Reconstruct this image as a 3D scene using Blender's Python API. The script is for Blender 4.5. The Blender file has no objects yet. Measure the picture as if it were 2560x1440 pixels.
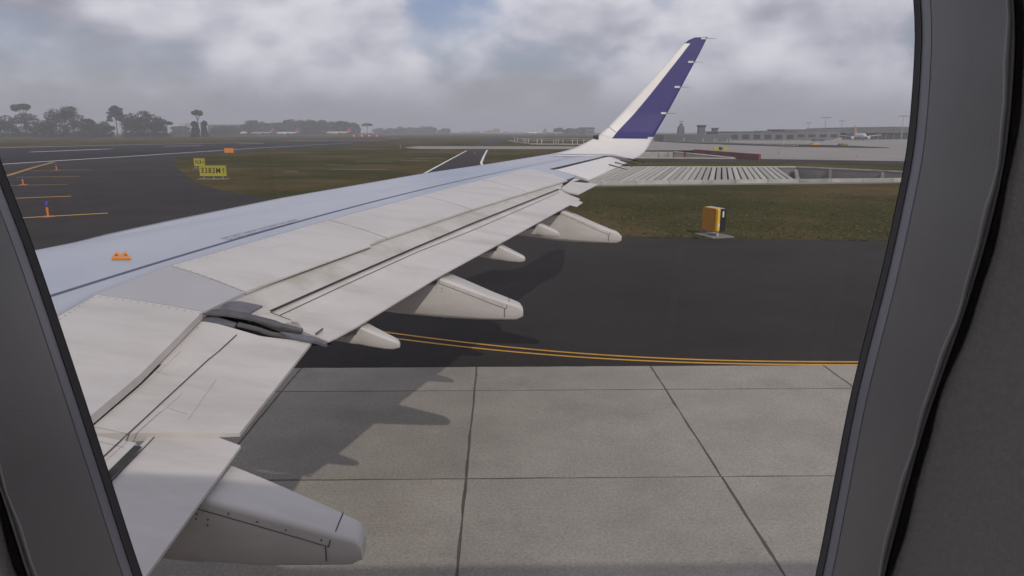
import bpy, bmesh, math, random
import numpy as np
from mathutils import Vector, Matrix

random.seed(7)
rng = np.random.default_rng(7)
SC = bpy.context.scene
COL = SC.collection

# ------------------------------------------------------------------ camera
F, PCX, PCY, YH, H = 1800.0, 1280.0, 720.0, 328.0, 4.2      # photo pixels (2560 x 1440)
PITCH = math.atan((PCY - YH) / F)
YAW = math.atan((1280 - 1249) / F * math.cos(PITCH))
FWD = np.array([math.sin(YAW) * math.cos(PITCH), math.cos(YAW) * math.cos(PITCH), -math.sin(PITCH)])
RGT = np.array([math.cos(YAW), -math.sin(YAW), 0.0])
UPV = np.cross(RGT, FWD)
EYE = np.array([0.0, 0.0, H])
cam_d = bpy.data.cameras.new('camera')
cam_d.sensor_width = 36.0
cam_d.lens = 36.0 * F / 2560.0
cam_d.clip_start = 0.01
cam_d.clip_end = 9000
cam = bpy.data.objects.new('camera', cam_d)
COL.objects.link(cam)
cam.matrix_world = Matrix(((RGT[0], UPV[0], -FWD[0], EYE[0]), (RGT[1], UPV[1], -FWD[1], EYE[1]),
                           (RGT[2], UPV[2], -FWD[2], EYE[2]), (0, 0, 0, 1)))
SC.camera = cam

# ------------------------------------------------------------------ sun and sky
SUN_FROM = Vector((0.41, -1.22, 1.0)).normalized()
SUN_EL = math.asin(SUN_FROM.z)
SUN_AZ = math.atan2(SUN_FROM.x, SUN_FROM.y)                 # clockwise from +Y
sun_d = bpy.data.lights.new('sun', 'SUN')
sun_d.energy = 1.65
sun_d.angle = math.radians(0.6)
sun_d.color = (1.0, 0.93, 0.83)
sun = bpy.data.objects.new('sun', sun_d)
COL.objects.link(sun)
sun.rotation_euler = SUN_FROM.to_track_quat('Z', 'Y').to_euler()
sun.location = (20, -60, 50)

w = bpy.data.worlds.new('World')
SC.world = w
w.use_nodes = True
nt = w.node_tree
nt.nodes.clear()
N = nt.nodes.new
L = nt.links.new
wout = N('ShaderNodeOutputWorld')
sky = N('ShaderNodeTexSky')
sky.sky_type = 'NISHITA'
sky.sun_disc = False
sky.sun_elevation = SUN_EL
sky.sun_rotation = SUN_AZ
sky.air_density = 1.3
sky.dust_density = 2.0
bg_sky = N('ShaderNodeBackground')
bg_sky.inputs[1].default_value = 0.085
sky.ozone_density = 3.0
tint = N('ShaderNodeMix')
tint.data_type = 'RGBA'
tint.blend_type = 'MULTIPLY'
tint.inputs[0].default_value = 1.0
tint.inputs[7].default_value = (0.94, 0.88, 1.12, 1)
L(sky.outputs[0], tint.inputs[6])
L(tint.outputs[2], bg_sky.inputs[0])
tc = N('ShaderNodeTexCoord')
sep = N('ShaderNodeSeparateXYZ')
L(tc.outputs['Generated'], sep.inputs[0])


def wmath(op, a, b=None, c=None, clamp=False):
    n = N('ShaderNodeMath')
    n.operation = op
    n.use_clamp = clamp
    for i, v in enumerate((a, b, c)):
        if v is None:
            continue
        if isinstance(v, (int, float)):
            n.inputs[i].default_value = v
        else:
            L(v, n.inputs[i])
    return n.outputs[0]


def wnoise(vec, scale, detail, rough, dist=0.0):
    n = N('ShaderNodeTexNoise')
    n.inputs['Scale'].default_value = scale
    n.inputs['Detail'].default_value = detail
    n.inputs['Roughness'].default_value = rough
    n.inputs['Distortion'].default_value = dist
    L(vec, n.inputs['Vector'])
    return n.outputs['Fac']


def wmapr(v, a, b, c, d, smooth=True):
    n = N('ShaderNodeMapRange')
    n.interpolation_type = 'SMOOTHSTEP' if smooth else 'LINEAR'
    L(v, n.inputs['Value'])
    for k, x in zip(('From Min', 'From Max', 'To Min', 'To Max'), (a, b, c, d)):
        n.inputs[k].default_value = x
    return n.outputs[0]


def wmapping(loc, scale):
    n = N('ShaderNodeMapping')
    n.inputs['Location'].default_value = loc
    n.inputs['Scale'].default_value = scale
    L(tc.outputs['Generated'], n.inputs['Vector'])
    return n.outputs[0]


# broken cumulus seen from below the cloud deck
OFF = (3.35, 4.2, 0.9)
m1 = wmapping(OFF, (1.0, 1.0, 1.7))
m1b = wmapping((OFF[0], OFF[1], OFF[2] + 0.06), (1.0, 1.0, 1.7))
n_big = wnoise(m1, 4.4, 8.0, 0.49, 0.1)
n_up = wnoise(m1b, 4.4, 8.0, 0.49, 0.1)
n_fine = wnoise(wmapping((0.3, 9.1, 2.0), (1, 1, 1.8)), 13.0, 5.0, 0.5, 0.2)
dens = wmath('ADD', n_big, wmath('MULTIPLY', wmath('SUBTRACT', n_fine, 0.5), 0.15))
cover = wmapr(dens, 0.36, 0.55, 0.10, 1.0)
low = wmapr(sep.outputs['Z'], 0.01, 0.085, 1.0, 0.0)
cover = wmath('MAXIMUM', cover, low)
shade = wmath('SUBTRACT', n_big, n_up)                       # thick above = dark underside, thin above = lit top
lit = wmapr(shade, -0.19, 0.13, 0.0, 1.0)
lit = wmath('ADD', lit, wmath('MULTIPLY', wmath('SUBTRACT', n_fine, 0.5), 0.3), clamp=True)
lit = wmath('MULTIPLY', lit, wmapr(sep.outputs['Z'], 0.012, 0.10, 0.12, 1.0))
cr = N('ShaderNodeValToRGB')
L(lit, cr.inputs[0])
cr.color_ramp.elements[0].color = (0.345, 0.346, 0.408, 1)
cr.color_ramp.elements[1].color = (0.80, 0.79, 0.85, 1)
e = cr.color_ramp.elements.new(0.45)
e.color = (0.55, 0.552, 0.63, 1)
bg_cl = N('ShaderNodeBackground')
L(cr.outputs[0], bg_cl.inputs[0])
bg_cl.inputs[1].default_value = 1.0
mixw = N('ShaderNodeMixShader')
L(cover, mixw.inputs[0])
L(bg_sky.outputs[0], mixw.inputs[1])
L(bg_cl.outputs[0], mixw.inputs[2])
L(mixw.outputs[0], wout.inputs[0])

SC.view_settings.view_transform = 'Standard'
SC.view_settings.look = 'None'
SC.view_settings.gamma = 1.0
SC.view_settings.use_curve_mapping = False
SC.view_settings.exposure = -0.05
SC.render.engine = 'CYCLES'
SC.cycles.use_denoising = True
SC.cycles.max_bounces = 8
SC.cycles.diffuse_bounces = 4
SC.cycles.glossy_bounces = 3
SC.cycles.transparent_max_bounces = 8
SC.cycles.volume_bounces = 0
SC.cycles.sample_clamp_indirect = 4.0


# ------------------------------------------------------------------ pixel -> place
def ray(px):
    return FWD + RGT * ((px[0] - PCX) / F) - UPV * ((px[1] - PCY) / F)


def onz(px, z=0.0):
    r = ray(px)
    return EYE + r * ((z - H) / r[2])


def ony(px, Y):
    r = ray(px)
    return EYE + r * (Y / r[1])


def hit(px, fn):
    r = ray(px)
    t = 0.6
    while t < 60 and (EYE + t * r)[2] > fn((EYE + t * r)[0], (EYE + t * r)[1]):
        t *= 1.02
    lo, hi = t / 1.02, t
    for _ in range(40):
        m = (lo + hi) / 2
        p = EYE + m * r
        if p[2] > fn(p[0], p[1]):
            lo = m
        else:
            hi = m
    return EYE + hi * r


# ------------------------------------------------------------------ materials
MATS = {}


def mat(name, col, rough=0.6, metal=0.0, var=0.0, vscale=4.0, bump=0.0, bscale=40.0, spec=0.5, col2=None, coords='Object',
        detail=6.0, stretch=(1, 1, 1), coat=0.0, dirt=None, dscale=1.0, dlo=0.5, dhi=0.7, grain=0.0, gscale=30.0, bdist=0.02, tone=0.0):
    if name in MATS:
        return MATS[name]
    m = bpy.data.materials.new(name)
    m.use_nodes = True
    t = m.node_tree
    b = t.nodes['Principled BSDF']
    b.inputs['Base Color'].default_value = (*col, 1)
    b.inputs['Roughness'].default_value = rough
    b.inputs['Metallic'].default_value = metal
    b.inputs['Specular IOR Level'].default_value = spec
    b.inputs['Coat Weight'].default_value = coat
    b.inputs['Coat Roughness'].default_value = 0.08
    c = t.nodes.new('ShaderNodeTexCoord')
    mp = t.nodes.new('ShaderNodeMapping')
    mp.inputs['Scale'].default_value = stretch
    t.links.new(c.outputs[coords], mp.inputs[0])
    if var > 0 or col2:
        n = t.nodes.new('ShaderNodeTexNoise')
        n.inputs['Scale'].default_value = vscale
        n.inputs['Detail'].default_value = detail
        n.inputs['Roughness'].default_value = 0.6
        t.links.new(mp.outputs[0], n.inputs['Vector'])
        r = t.nodes.new('ShaderNodeValToRGB')
        t.links.new(n.outputs['Fac'], r.inputs[0])
        c2 = col2 or tuple(min(1, x * (1 + var)) for x in col)
        c1 = col if col2 else tuple(x * (1 - var) for x in col)
        r.color_ramp.elements[0].position = 0.32
        r.color_ramp.elements[1].position = 0.68
        r.color_ramp.elements[0].color = (*c1, 1)
        r.color_ramp.elements[1].color = (*c2, 1)
        src = r.outputs[0]
        if dirt:
            n2 = t.nodes.new('ShaderNodeTexNoise')
            n2.inputs['Scale'].default_value = dscale
            n2.inputs['Detail'].default_value = 8
            n2.inputs['Roughness'].default_value = 0.65
            t.links.new(mp.outputs[0], n2.inputs['Vector'])
            mr = t.nodes.new('ShaderNodeMapRange')
            mr.inputs['From Min'].default_value = dlo
            mr.inputs['From Max'].default_value = dhi
            t.links.new(n2.outputs['Fac'], mr.inputs[0])
            mx = t.nodes.new('ShaderNodeMix')
            mx.data_type = 'RGBA'
            t.links.new(mr.outputs[0], mx.inputs[0])
            t.links.new(src, mx.inputs[6])
            mx.inputs[7].default_value = (*dirt, 1)
            src = mx.outputs[2]
        if grain:
            n3 = t.nodes.new('ShaderNodeTexNoise')
            n3.inputs['Scale'].default_value = gscale
            n3.inputs['Detail'].default_value = 5
            n3.inputs['Roughness'].default_value = 0.7
            t.links.new(mp.outputs[0], n3.inputs['Vector'])
            mg_ = t.nodes.new('ShaderNodeMapRange')
            mg_.inputs['From Min'].default_value = 0.3
            mg_.inputs['From Max'].default_value = 0.7
            mg_.inputs['To Min'].default_value = 1 - grain
            mg_.inputs['To Max'].default_value = 1 + grain
            t.links.new(n3.outputs['Fac'], mg_.inputs[0])
            ms = t.nodes.new('ShaderNodeVectorMath')
            ms.operation = 'SCALE'
            t.links.new(src, ms.inputs[0])
            t.links.new(mg_.outputs[0], ms.inputs['Scale'])
            src = ms.outputs[0]
        if tone:
            oi = t.nodes.new('ShaderNodeObjectInfo')
            mt_ = t.nodes.new('ShaderNodeMapRange')
            mt_.inputs['To Min'].default_value = 1 - tone
            mt_.inputs['To Max'].default_value = 1 + tone
            t.links.new(oi.outputs['Random'], mt_.inputs[0])
            m2 = t.nodes.new('ShaderNodeVectorMath')
            m2.operation = 'SCALE'
            t.links.new(src, m2.inputs[0])
            t.links.new(mt_.outputs[0], m2.inputs['Scale'])
            src = m2.outputs[0]
        t.links.new(src, b.inputs['Base Color'])
    if bump > 0:
        n = t.nodes.new('ShaderNodeTexNoise')
        n.inputs['Scale'].default_value = bscale
        n.inputs['Detail'].default_value = 4
        t.links.new(mp.outputs[0], n.inputs['Vector'])
        bp = t.nodes.new('ShaderNodeBump')
        bp.inputs['Strength'].default_value = min(1.0, bump)
        bp.inputs['Distance'].default_value = bdist
        t.links.new(n.outputs['Fac'], bp.inputs['Height'])
        t.links.new(bp.outputs[0], b.inputs['Normal'])
    MATS[name] = m
    return m


def emit(name, col, s):
    m = bpy.data.materials.new(name)
    m.use_nodes = True
    b = m.node_tree.nodes['Principled BSDF']
    b.inputs['Base Color'].default_value = (*col, 1)
    b.inputs['Emission Color'].default_value = (*col, 1)
    b.inputs['Emission Strength'].default_value = s
    MATS[name] = m
    return m


M_WHITE = mat('white_paint', (0.58, 0.545, 0.508), 0.45, var=0.04, vscale=2.2, dirt=(0.455, 0.425, 0.38), dscale=1.9, dlo=0.45, dhi=0.78, stretch=(0.45, 1.3, 1))
M_FLAP = mat('flap_paint', (0.59, 0.55, 0.512), 0.5, var=0.05, vscale=2.5, dirt=(0.45, 0.42, 0.365), dscale=2.0, dlo=0.47, dhi=0.74, stretch=(0.4, 1.3, 1))
M_SHROUD = mat('soiled_flap_paint', (0.54, 0.51, 0.465), 0.55, var=0.07, vscale=3.0, dirt=(0.36, 0.33, 0.27), dscale=1.7, dlo=0.45, dhi=0.75)
M_GREY = mat('grey_wing_paint', (0.385, 0.402, 0.45), 0.27, var=0.035, vscale=1.6, spec=0.7, dirt=(0.35, 0.35, 0.365), dscale=1.1, dlo=0.52, dhi=0.8)
M_KINK = mat('kink_paint', (0.415, 0.402, 0.40), 0.42, var=0.04, vscale=1.8, dirt=(0.38, 0.37, 0.365), dscale=1.3, dlo=0.5, dhi=0.8)
M_BLUE = mat('blue_winglet_paint', (0.055, 0.048, 0.175), 0.42, var=0.06, vscale=1.0, spec=0.12)
M_WHITEB = mat('white_winglet_paint', (0.72, 0.69, 0.65), 0.4, var=0.03, vscale=2.0)
M_DARK = mat('dark_cavity', (0.035, 0.033, 0.032), 0.8, var=0.2)
M_RUBBER = mat('rubber_seal', (0.10, 0.095, 0.095), 0.65, var=0.2, vscale=12)
M_SEAMPLATE = mat('bare_metal_plate', (0.13, 0.125, 0.14), 0.5, var=0.2, vscale=10)
M_LINE = mat('panel_seam', (0.06, 0.055, 0.055), 0.7, var=0.1)
M_STRIPE = mat('walkway_stripe', (0.095, 0.10, 0.165), 0.6, var=0.1)
M_ORANGE = mat('orange_paint', (0.72, 0.25, 0.02), 0.5, var=0.08)
M_CONC = mat('apron_concrete', (0.33, 0.303, 0.262), 0.85, var=0.10, vscale=0.9, bump=0.35, bscale=42, dirt=(0.255, 0.228, 0.20), dscale=0.55, dlo=0.52, dhi=0.75, grain=0.24, gscale=30.0, spec=0.2, tone=0.06)
M_JOINT = mat('joint_filler', (0.10, 0.092, 0.082), 0.9, var=0.2)
M_ASPH = mat('asphalt', (0.040, 0.0345, 0.0315), 0.9, spec=0.12, grain=0.15, gscale=9.0, var=0.14, vscale=0.35, bump=0.3, bscale=60, coords='Object', dirt=(0.051, 0.0445, 0.0405), dscale=0.10, dlo=0.47, dhi=0.66)
M_ASPH2 = mat('runway_asphalt', (0.030, 0.027, 0.027), 0.9, spec=0.1, var=0.2, vscale=0.05, stretch=(0.4, 1, 1))
M_GRASS = mat('grass_ground', (0.046, 0.051, 0.021), 1.0, spec=0.0, grain=0.25, gscale=2.2, col2=(0.075, 0.066, 0.029), vscale=0.12, bump=0.3, bscale=3.0, detail=10,
              dirt=(0.128, 0.094, 0.048), dscale=0.045, dlo=0.46, dhi=0.62)
M_BLADE = mat('grass_blades', (0.085, 0.080, 0.035), 1.0, spec=0.0, col2=(0.20, 0.18, 0.10), vscale=0.4)
M_LCONC = mat('pale_concrete', (0.30, 0.275, 0.245), 0.9, spec=0.1, var=0.1, vscale=0.1, detail=8)
M_BEAM = mat('weathered_beam_concrete', (0.44, 0.425, 0.37), 0.85, var=0.18, spec=0.2, vscale=0.8, tone=0.2, dirt=(0.22, 0.26, 0.21), dscale=0.5, dlo=0.54, dhi=0.75)
M_WALLC = mat('grey_wall_concrete', (0.22, 0.21, 0.19), 0.9, var=0.14, vscale=0.5)
M_WPAINT = mat('white_line_paint', (0.72, 0.70, 0.66), 0.7, var=0.15, vscale=1.0)
M_YPAINT = mat('yellow_line_paint', (0.62, 0.32, 0.03), 0.7, var=0.12, vscale=3.0)
M_YDIM = mat('worn_yellow_paint', (0.33, 0.19, 0.03), 0.8, var=0.25, vscale=0.5)
M_SIGNY = mat('sign_yellow', (0.42, 0.37, 0.03), 0.5, var=0.05)
M_BLACK = mat('black_lettering', (0.02, 0.02, 0.02), 0.6, var=0.1)
M_STEEL = mat('galvanised_steel', (0.38, 0.38, 0.38), 0.5, metal=0.4, var=0.1)
M_BLUEL = mat('blue_lens', (0.08, 0.06, 0.55), 0.3, var=0.1)
M_RED = mat('red_brown_panel', (0.20, 0.045, 0.045), 0.7, var=0.2, vscale=0.4)
M_REDT = mat('red_fin_paint', (0.42, 0.06, 0.05), 0.5, var=0.05)
M_LEAF = mat('leaves', (0.034, 0.044, 0.026), 0.9, spec=0.1, col2=(0.065, 0.078, 0.040), vscale=0.25)
M_BARK = mat('bark', (0.09, 0.075, 0.06), 0.9, var=0.2)
M_BLDG = mat('building_dark', (0.12, 0.12, 0.115), 0.8, var=0.12, vscale=0.1)
M_BLDG2 = mat('building_grey', (0.17, 0.168, 0.16), 0.8, var=0.1, vscale=0.1)
M_BLDGP = mat('building_pink', (0.50, 0.31, 0.26), 0.8, var=0.1, vscale=0.05)
M_BLDGC = mat('building_cream', (0.52, 0.47, 0.40), 0.8, var=0.1, vscale=0.05)
M_GLASSD = mat('dark_glazing', (0.04, 0.045, 0.05), 0.2, var=0.2, vscale=0.2)
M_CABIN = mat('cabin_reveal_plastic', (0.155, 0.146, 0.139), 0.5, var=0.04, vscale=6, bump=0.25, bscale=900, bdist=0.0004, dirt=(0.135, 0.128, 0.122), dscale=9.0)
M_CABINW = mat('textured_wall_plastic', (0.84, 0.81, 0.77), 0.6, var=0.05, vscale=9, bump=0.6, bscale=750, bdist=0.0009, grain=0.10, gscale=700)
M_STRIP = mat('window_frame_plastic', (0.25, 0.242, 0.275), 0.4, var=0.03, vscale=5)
M_SEAL = mat('black_window_seal', (0.10, 0.092, 0.09), 0.6, var=0.1)
M_LINER = mat('cabin_liner', (0.62, 0.61, 0.60), 0.7, var=0.03)


# ------------------------------------------------------------------ mesh helpers
def mesh_obj(name, verts, faces, material, parent=None, smooth=False, mats=None, fmat=None):
    me = bpy.data.meshes.new(name)
    me.from_pydata([tuple(map(float, v)) for v in verts], [], faces)
    for m in (mats or [material]):
        me.materials.append(m)
    if fmat is not None:
        me.polygons.foreach_set('material_index', fmat)
    if smooth:
        me.polygons.foreach_set('use_smooth', [True] * len(me.polygons))
    me.update()
    o = bpy.data.objects.new(name, me)
    COL.objects.link(o)
    if parent is not None:
        o.parent = parent
    return o


class MB:
    def __init__(s):
        s.v, s.f = [], []

    def add(s, v, f):
        k = len(s.v)
        s.v += [tuple(map(float, p)) for p in v]
        s.f += [tuple(i + k for i in q) for q in f]
        return s

    def box(s, c, d, rz=0.0, taper=1.0):
        cx, cy, cz = c
        hx, hy, hz = d[0] / 2, d[1] / 2, d[2] / 2
        ca, sa = math.cos(rz), math.sin(rz)
        vs = []
        for z, k in ((-hz, 1.0), (hz, taper)):
            for x, y in ((-hx, -hy), (hx, -hy), (hx, hy), (-hx, hy)):
                x, y = x * k, y * k
                vs.append((cx + x * ca - y * sa, cy + x * sa + y * ca, cz + z))
        return s.add(vs, [(3, 2, 1, 0), (4, 5, 6, 7), (0, 1, 5, 4), (1, 2, 6, 5), (2, 3, 7, 6), (3, 0, 4, 7)])

    def tube(s, a, b, r0, r1=None, n=8):
        a, b = Vector(a), Vector(b)
        r1 = r0 if r1 is None else r1
        d = (b - a).normalized()
        u = d.orthogonal().normalized()
        q = d.cross(u)
        vs = []
        for p, r in ((a, r0), (b, r1)):
            for i in range(n):
                t = 2 * math.pi * i / n
                vs.append(p + u * (r * math.cos(t)) + q * (r * math.sin(t)))
        f = [(i, (i + 1) % n, n + (i + 1) % n, n + i) for i in range(n)]
        f += [tuple(range(n - 1, -1, -1)), tuple(range(n, 2 * n))]
        return s.add(vs, f)

    def prism(s, poly, z0, z1):
        n = len(poly)
        vs = [(x, y, z0) for x, y in poly] + [(x, y, z1) for x, y in poly]
        f = [tuple(range(n - 1, -1, -1)), tuple(range(n, 2 * n))] + [(i, (i + 1) % n, n + (i + 1) % n, n + i) for i in range(n)]
        return s.add(vs, f)

    def obj(s, name, m, parent=None, smooth=False):
        return mesh_obj(name, s.v, s.f, m, parent, smooth)


def thing(name, label, cat, loc=(0, 0, 0), rz=0.0, group=None):
    o = bpy.data.objects.new(name, None)
    COL.objects.link(o)
    o.location = loc
    o.rotation_euler = (0, 0, rz)
    return tag(o, label, cat, group)


def tag(o, label, cat, group=None):
    o['label'] = label
    o['category'] = cat
    if group:
        o['group'] = group
    return o


def struct(o):
    o['kind'] = 'structure'
    return o


def copy_tree(o, parent=None):
    c = o.copy()
    COL.objects.link(c)
    c.parent = parent
    for ch in list(o.children):
        copy_tree(ch, c)
    return c


def resample(pts, n):
    pts = np.array(pts, float)
    if len(pts) == 1:
        return np.repeat(pts, n, 0)
    d = np.r_[0, np.cumsum(np.linalg.norm(np.diff(pts, axis=0), axis=1))]
    t = np.linspace(0, d[-1], n)
    return np.stack([np.interp(t, d, pts[:, k]) for k in range(pts.shape[1])], 1)


def sheet(name, poly, z, m, parent=None):
    """flat polygon lying on the ground"""
    bm = bmesh.new()
    vs = [bm.verts.new((p[0], p[1], z)) for p in poly]
    f = bm.faces.new(vs)
    if f.normal.z < 0:
        f.normal_flip()
    bmesh.ops.triangulate(bm, faces=[f])
    me = bpy.data.meshes.new(name)
    bm.to_mesh(me)
    bm.free()
    me.materials.append(m)
    o = bpy.data.objects.new(name, me)
    COL.objects.link(o)
    if parent is not None:
        o.parent = parent
    return o


def G(*px):
    return [tuple(onz(p)[:2]) for p in px]


def ribbon(name, pts, width, z, m, parent=None, zf=None):
    """painted line following ground points"""
    P = np.array(pts, float)[:, :2]
    T = np.gradient(P, axis=0)
    T /= np.linalg.norm(T, axis=1)[:, None]
    Nn = np.stack([-T[:, 1], T[:, 0]], 1)
    wd = np.full(len(P), width) if np.isscalar(width) else np.array(width)
    vs, fs = [], []
    for i in range(len(P)):
        for s in (-1, 1):
            q = P[i] + s * Nn[i] * wd[i] / 2
            vs.append((q[0], q[1], z if zf is None else zf(q[0], q[1])))
    for i in range(len(P) - 1):
        fs.append((2 * i, 2 * i + 2, 2 * i + 3, 2 * i + 1))
    return mesh_obj(name, vs, fs, m, parent)


# ------------------------------------------------------------------ ground and pavements
TR_N1, TR_N2 = onz((1330, 466)), onz((2600, 452))
TR_F1, TR_F2, TR_F3 = onz((1420, 419)), onz((1990, 419)), onz((2640, 449))
hole = [TR_N1[:2], TR_N2[:2], TR_F3[:2], TR_F2[:2], TR_F1[:2]]
bm = bmesh.new()
R_ = 2400
outer = [bm.verts.new((x, y, 0)) for x, y in ((-R_, -300), (R_, -300), (R_, R_), (-R_, R_))]
inner = [bm.verts.new((p[0], p[1], 0)) for p in hole]
ed = [bm.edges.new((outer[i], outer[(i + 1) % 4])) for i in range(4)] + [bm.edges.new((inner[i], inner[(i + 1) % 5])) for i in range(5)]
bmesh.ops.triangle_fill(bm, edges=ed, use_beauty=True, normal=(0, 0, 1))
me = bpy.data.meshes.new('ground')
bm.to_mesh(me)
bm.free()
me.materials.append(M_GRASS)
ground = bpy.data.objects.new('ground', me)
COL.objects.link(ground)
struct(ground)

EDGE_Y = onz((1600, 919))[1]
# dark taxiway running past the aircraft and out to the runway
tw = [(-260, -60), (260, -60), (260, onz((2500, 602))[1])] + G(*[(q, 590 + (q - 1320) * 0.0136 + random.uniform(-1.6, 1.6)) for q in range(2440, 1320, -14)], (1320, 590), (1000, 556), (705, 500), (640, 491),
      (575, 481), (500, 461), (462, 438), (440, 415), (434, 402), (440, 393), (560, 383), (640, 377), (760, 369), (900, 362))
tw += G((900, 359), (640, 371), (320, 392), (7, 411), (-260, 428), (-700, 456)) + [(-260, onz((-700, 456))[1])]
struct(sheet('taxiway', tw, 0.004, M_ASPH))
# runway across the view, beyond its white side line
rw = G((-700, 456), (-260, 428), (7, 411), (320, 392), (640, 371), (880, 358), (1010, 351.5), (1010, 347), (640, 355), (320, 361.5), (0, 369), (-700, 384))
struct(sheet('runway', rw, 0.008, M_ASPH2))
rwl = lambda name, pts, wd, z=0.012: struct(ribbon(name, G(*pts), wd, z, M_WPAINT))
rwl('runway_side_line', [(-300, 431), (7, 410.5), (160, 401), (320, 391.2), (640, 370.3), (880, 357.3)], 0.8)
rwl('runway_far_side_line', [(-100, 371.5), (0, 369.3), (160, 365.6), (320, 362), (500, 358.6), (640, 355.9)], 1.6)
for i, (a, b) in enumerate((((75, 380.2), (277, 372.3)), ((410, 366), (505, 363.6)), ((600, 360), (660, 358.2)), ((-300, 399), (-60, 387)))):
    struct(ribbon('runway_centre_line', G(a, b), 1.5, 0.012, M_WPAINT))
struct(ribbon('runway_threshold_line', G((715, 351.6), (965, 350.6)), 4.0, 0.016, M_WPAINT))
struct(ribbon('runway_threshold_line', G((970, 345.6), (1000, 345.4)), 8.0, 0.012, M_WPAINT))

# narrow link taxiway beyond the wing
lk = G((1260, 590), (1000, 556), (900, 508), (1062, 434), (1166, 377), (1186, 366), (1205, 352), (1228, 345), (1262, 345), (1250, 352), (1224, 366), (1219, 376), (1206, 408), (1206, 414), (1230, 460))
struct(sheet('link_taxiway', lk, 0.008, M_ASPH))
struct(ribbon('link_side_line', G((1055, 437), (1110, 407), (1166, 377)), 0.3, 0.012, M_WPAINT))
struct(ribbon('link_side_line', G((1207, 415), (1203, 407), (1210, 390), (1218, 375)), 0.34, 0.012, M_WPAINT))
struct(sheet('crossing_strip', G((1008, 369.5), (1045, 365.6), (1500, 366), (1500, 372.5), (1050, 372.5)), 0.012, M_LCONC))

for a, b, wd in (((890, 404.5), (985, 404), 0.5), ((815, 413), (865, 412.7), 0.5), ((1035, 396.5), (1115, 396), 0.8), ((1000, 401.5), (1070, 402), 0.6),
                 ((830, 423.5), (970, 424), 0.45), ((1100, 375), (1140, 374.8), 1.2), ((712, 429), (745, 428.5), 0.5)):
    struct(ribbon('paved_strip', G(a, b), wd, 0.006, M_LCONC))

# far concrete apron on the aft side
ap = G((1500, 352), (1560, 376), (1735, 376), (1800, 385), (1880, 397), (2260, 403), (3200, 412), (3200, 349), (2260, 348.5), (1640, 350.5))
struct(sheet('far_apron', ap, 0.004, M_LCONC))
struct(sheet('service_road', G((1560, 376), (1560, 400), (1700, 403), (1880, 405), (2260, 411), (3200, 420), (3200, 413), (2260, 403.6), (1880, 397.6), (1800, 385.6), (1735, 377)), 0.004, M_ASPH))
struct(sheet('apron_island', G((1630, 353), (1700, 357.5), (1860, 363.5), (1985, 367.5), (2220, 370.5), (2225, 369), (2110, 363.5), (1985, 360.5), (1860, 358), (1700, 353.2)), 0.008, M_ASPH2))

# concrete pavement under the aircraft: each slab its own piece, joints between them
apron = sheet('apron', [(-40, -30), (40, -30), (40, EDGE_Y), (-40, EDGE_Y)], 0.025, M_JOINT)
struct(apron)
JX = onz((1165, 1201))[0]
W_ = onz((1806, 1201))[0] - JX
R1, R2 = onz((1400, 1200))[1], onz((1400, 979))[1]
rows = [R1 - 3 * (R2 - R1), R1 - 2 * (R2 - R1), R1 - (R2 - R1), R1, R2, EDGE_Y]
for i in range(-5, 5):
    for j in range(len(rows) - 1):
        x0, x1 = JX + i * W_ + 0.011, JX + (i + 1) * W_ - 0.011
        y0, y1 = rows[j] + 0.011, rows[j + 1] - (0.011 if j < len(rows) - 2 else 0)
        dz = random.uniform(-0.0015, 0.0015)
        b = 0.006
        n = 10
        ring0, ring1 = [], []
        for (ax, ay, bx, by) in ((x0, y0, x1, y0), (x1, y0, x1, y1), (x1, y1, x0, y1), (x0, y1, x0, y0)):
            for k in range(n):
                t = k / n
                jx, jy = random.gauss(0, 0.0045), random.gauss(0, 0.0045)
                px, py = ax + (bx - ax) * t + jx, ay + (by - ay) * t + jy
                ring0.append((px, py, 0.004))
                ring1.append((px + (b if px < (x0 + x1) / 2 else -b) * (0 if k and ay == by else 1), py + (b if py < (y0 + y1) / 2 else -b) * (0 if k and ax == bx else 1), 0.03 + dz))
        nn = len(ring0)
        fs = [(k, (k + 1) % nn, nn + (k + 1) % nn, nn + k) for k in range(nn)] + [tuple(range(nn, 2 * nn))]
        mesh_obj('slab', ring0 + ring1, fs, M_CONC, apron)

# double yellow taxi line on the dark edge
yl1 = [(700, 792), (850, 815), (975, 832), (1130, 853), (1300, 872.5), (1500, 888), (1700, 898), (1900, 903.5), (2140, 906.5), (2500, 908)]
yl2 = [(700, 804), (850, 828), (1000, 847), (1130, 864), (1300, 884.5), (1500, 897), (1700, 905.5), (1900, 911), (2140, 914), (2500, 915.5)]


def smooth_px(p, n=60):
    p = np.array(p, float)
    xs = np.linspace(p[0, 0], p[-1, 0], n)
    c = np.polyfit(p[:, 0], p[:, 1], 4)
    return [(x, float(np.polyval(c, x))) for x in xs]


struct(ribbon('yellow_edge_line', G(*smooth_px(yl1)), 0.075, 0.010, M_YPAINT))
struct(ribbon('yellow_edge_line', G(*smooth_px(yl2)), 0.075, 0.010, M_YPAINT))
# yellow shoulder bars beside the runway turn-off
struct(ribbon('yellow_lead_line', G((-60, 462), (22, 438), (80, 420), (135, 405)), 0.55, 0.012, M_YDIM))
for a, b, wd, m in (((70, 427), (228, 424.2), 0.5, M_YDIM), ((40, 443.4), (200, 441), 0.45, M_YDIM), ((22, 464.6), (170, 461), 0.4, M_YDIM),
                    ((20, 496.8), (178, 490.5), 0.35, M_YPAINT), ((20, 547), (270, 533.2), 0.33, M_YPAINT)):
    struct(ribbon('yellow_shoulder_bar', G(a, b), wd, 0.012, m))

# ------------------------------------------------------------------ the airliner
air = thing('airliner', 'pale grey passenger jet seen from its cabin window, long wing ending in a blue winglet', 'airplane')


def XLE0(Y):
    return -4.29 + 0.58 * (Y - 6.66)


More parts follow.
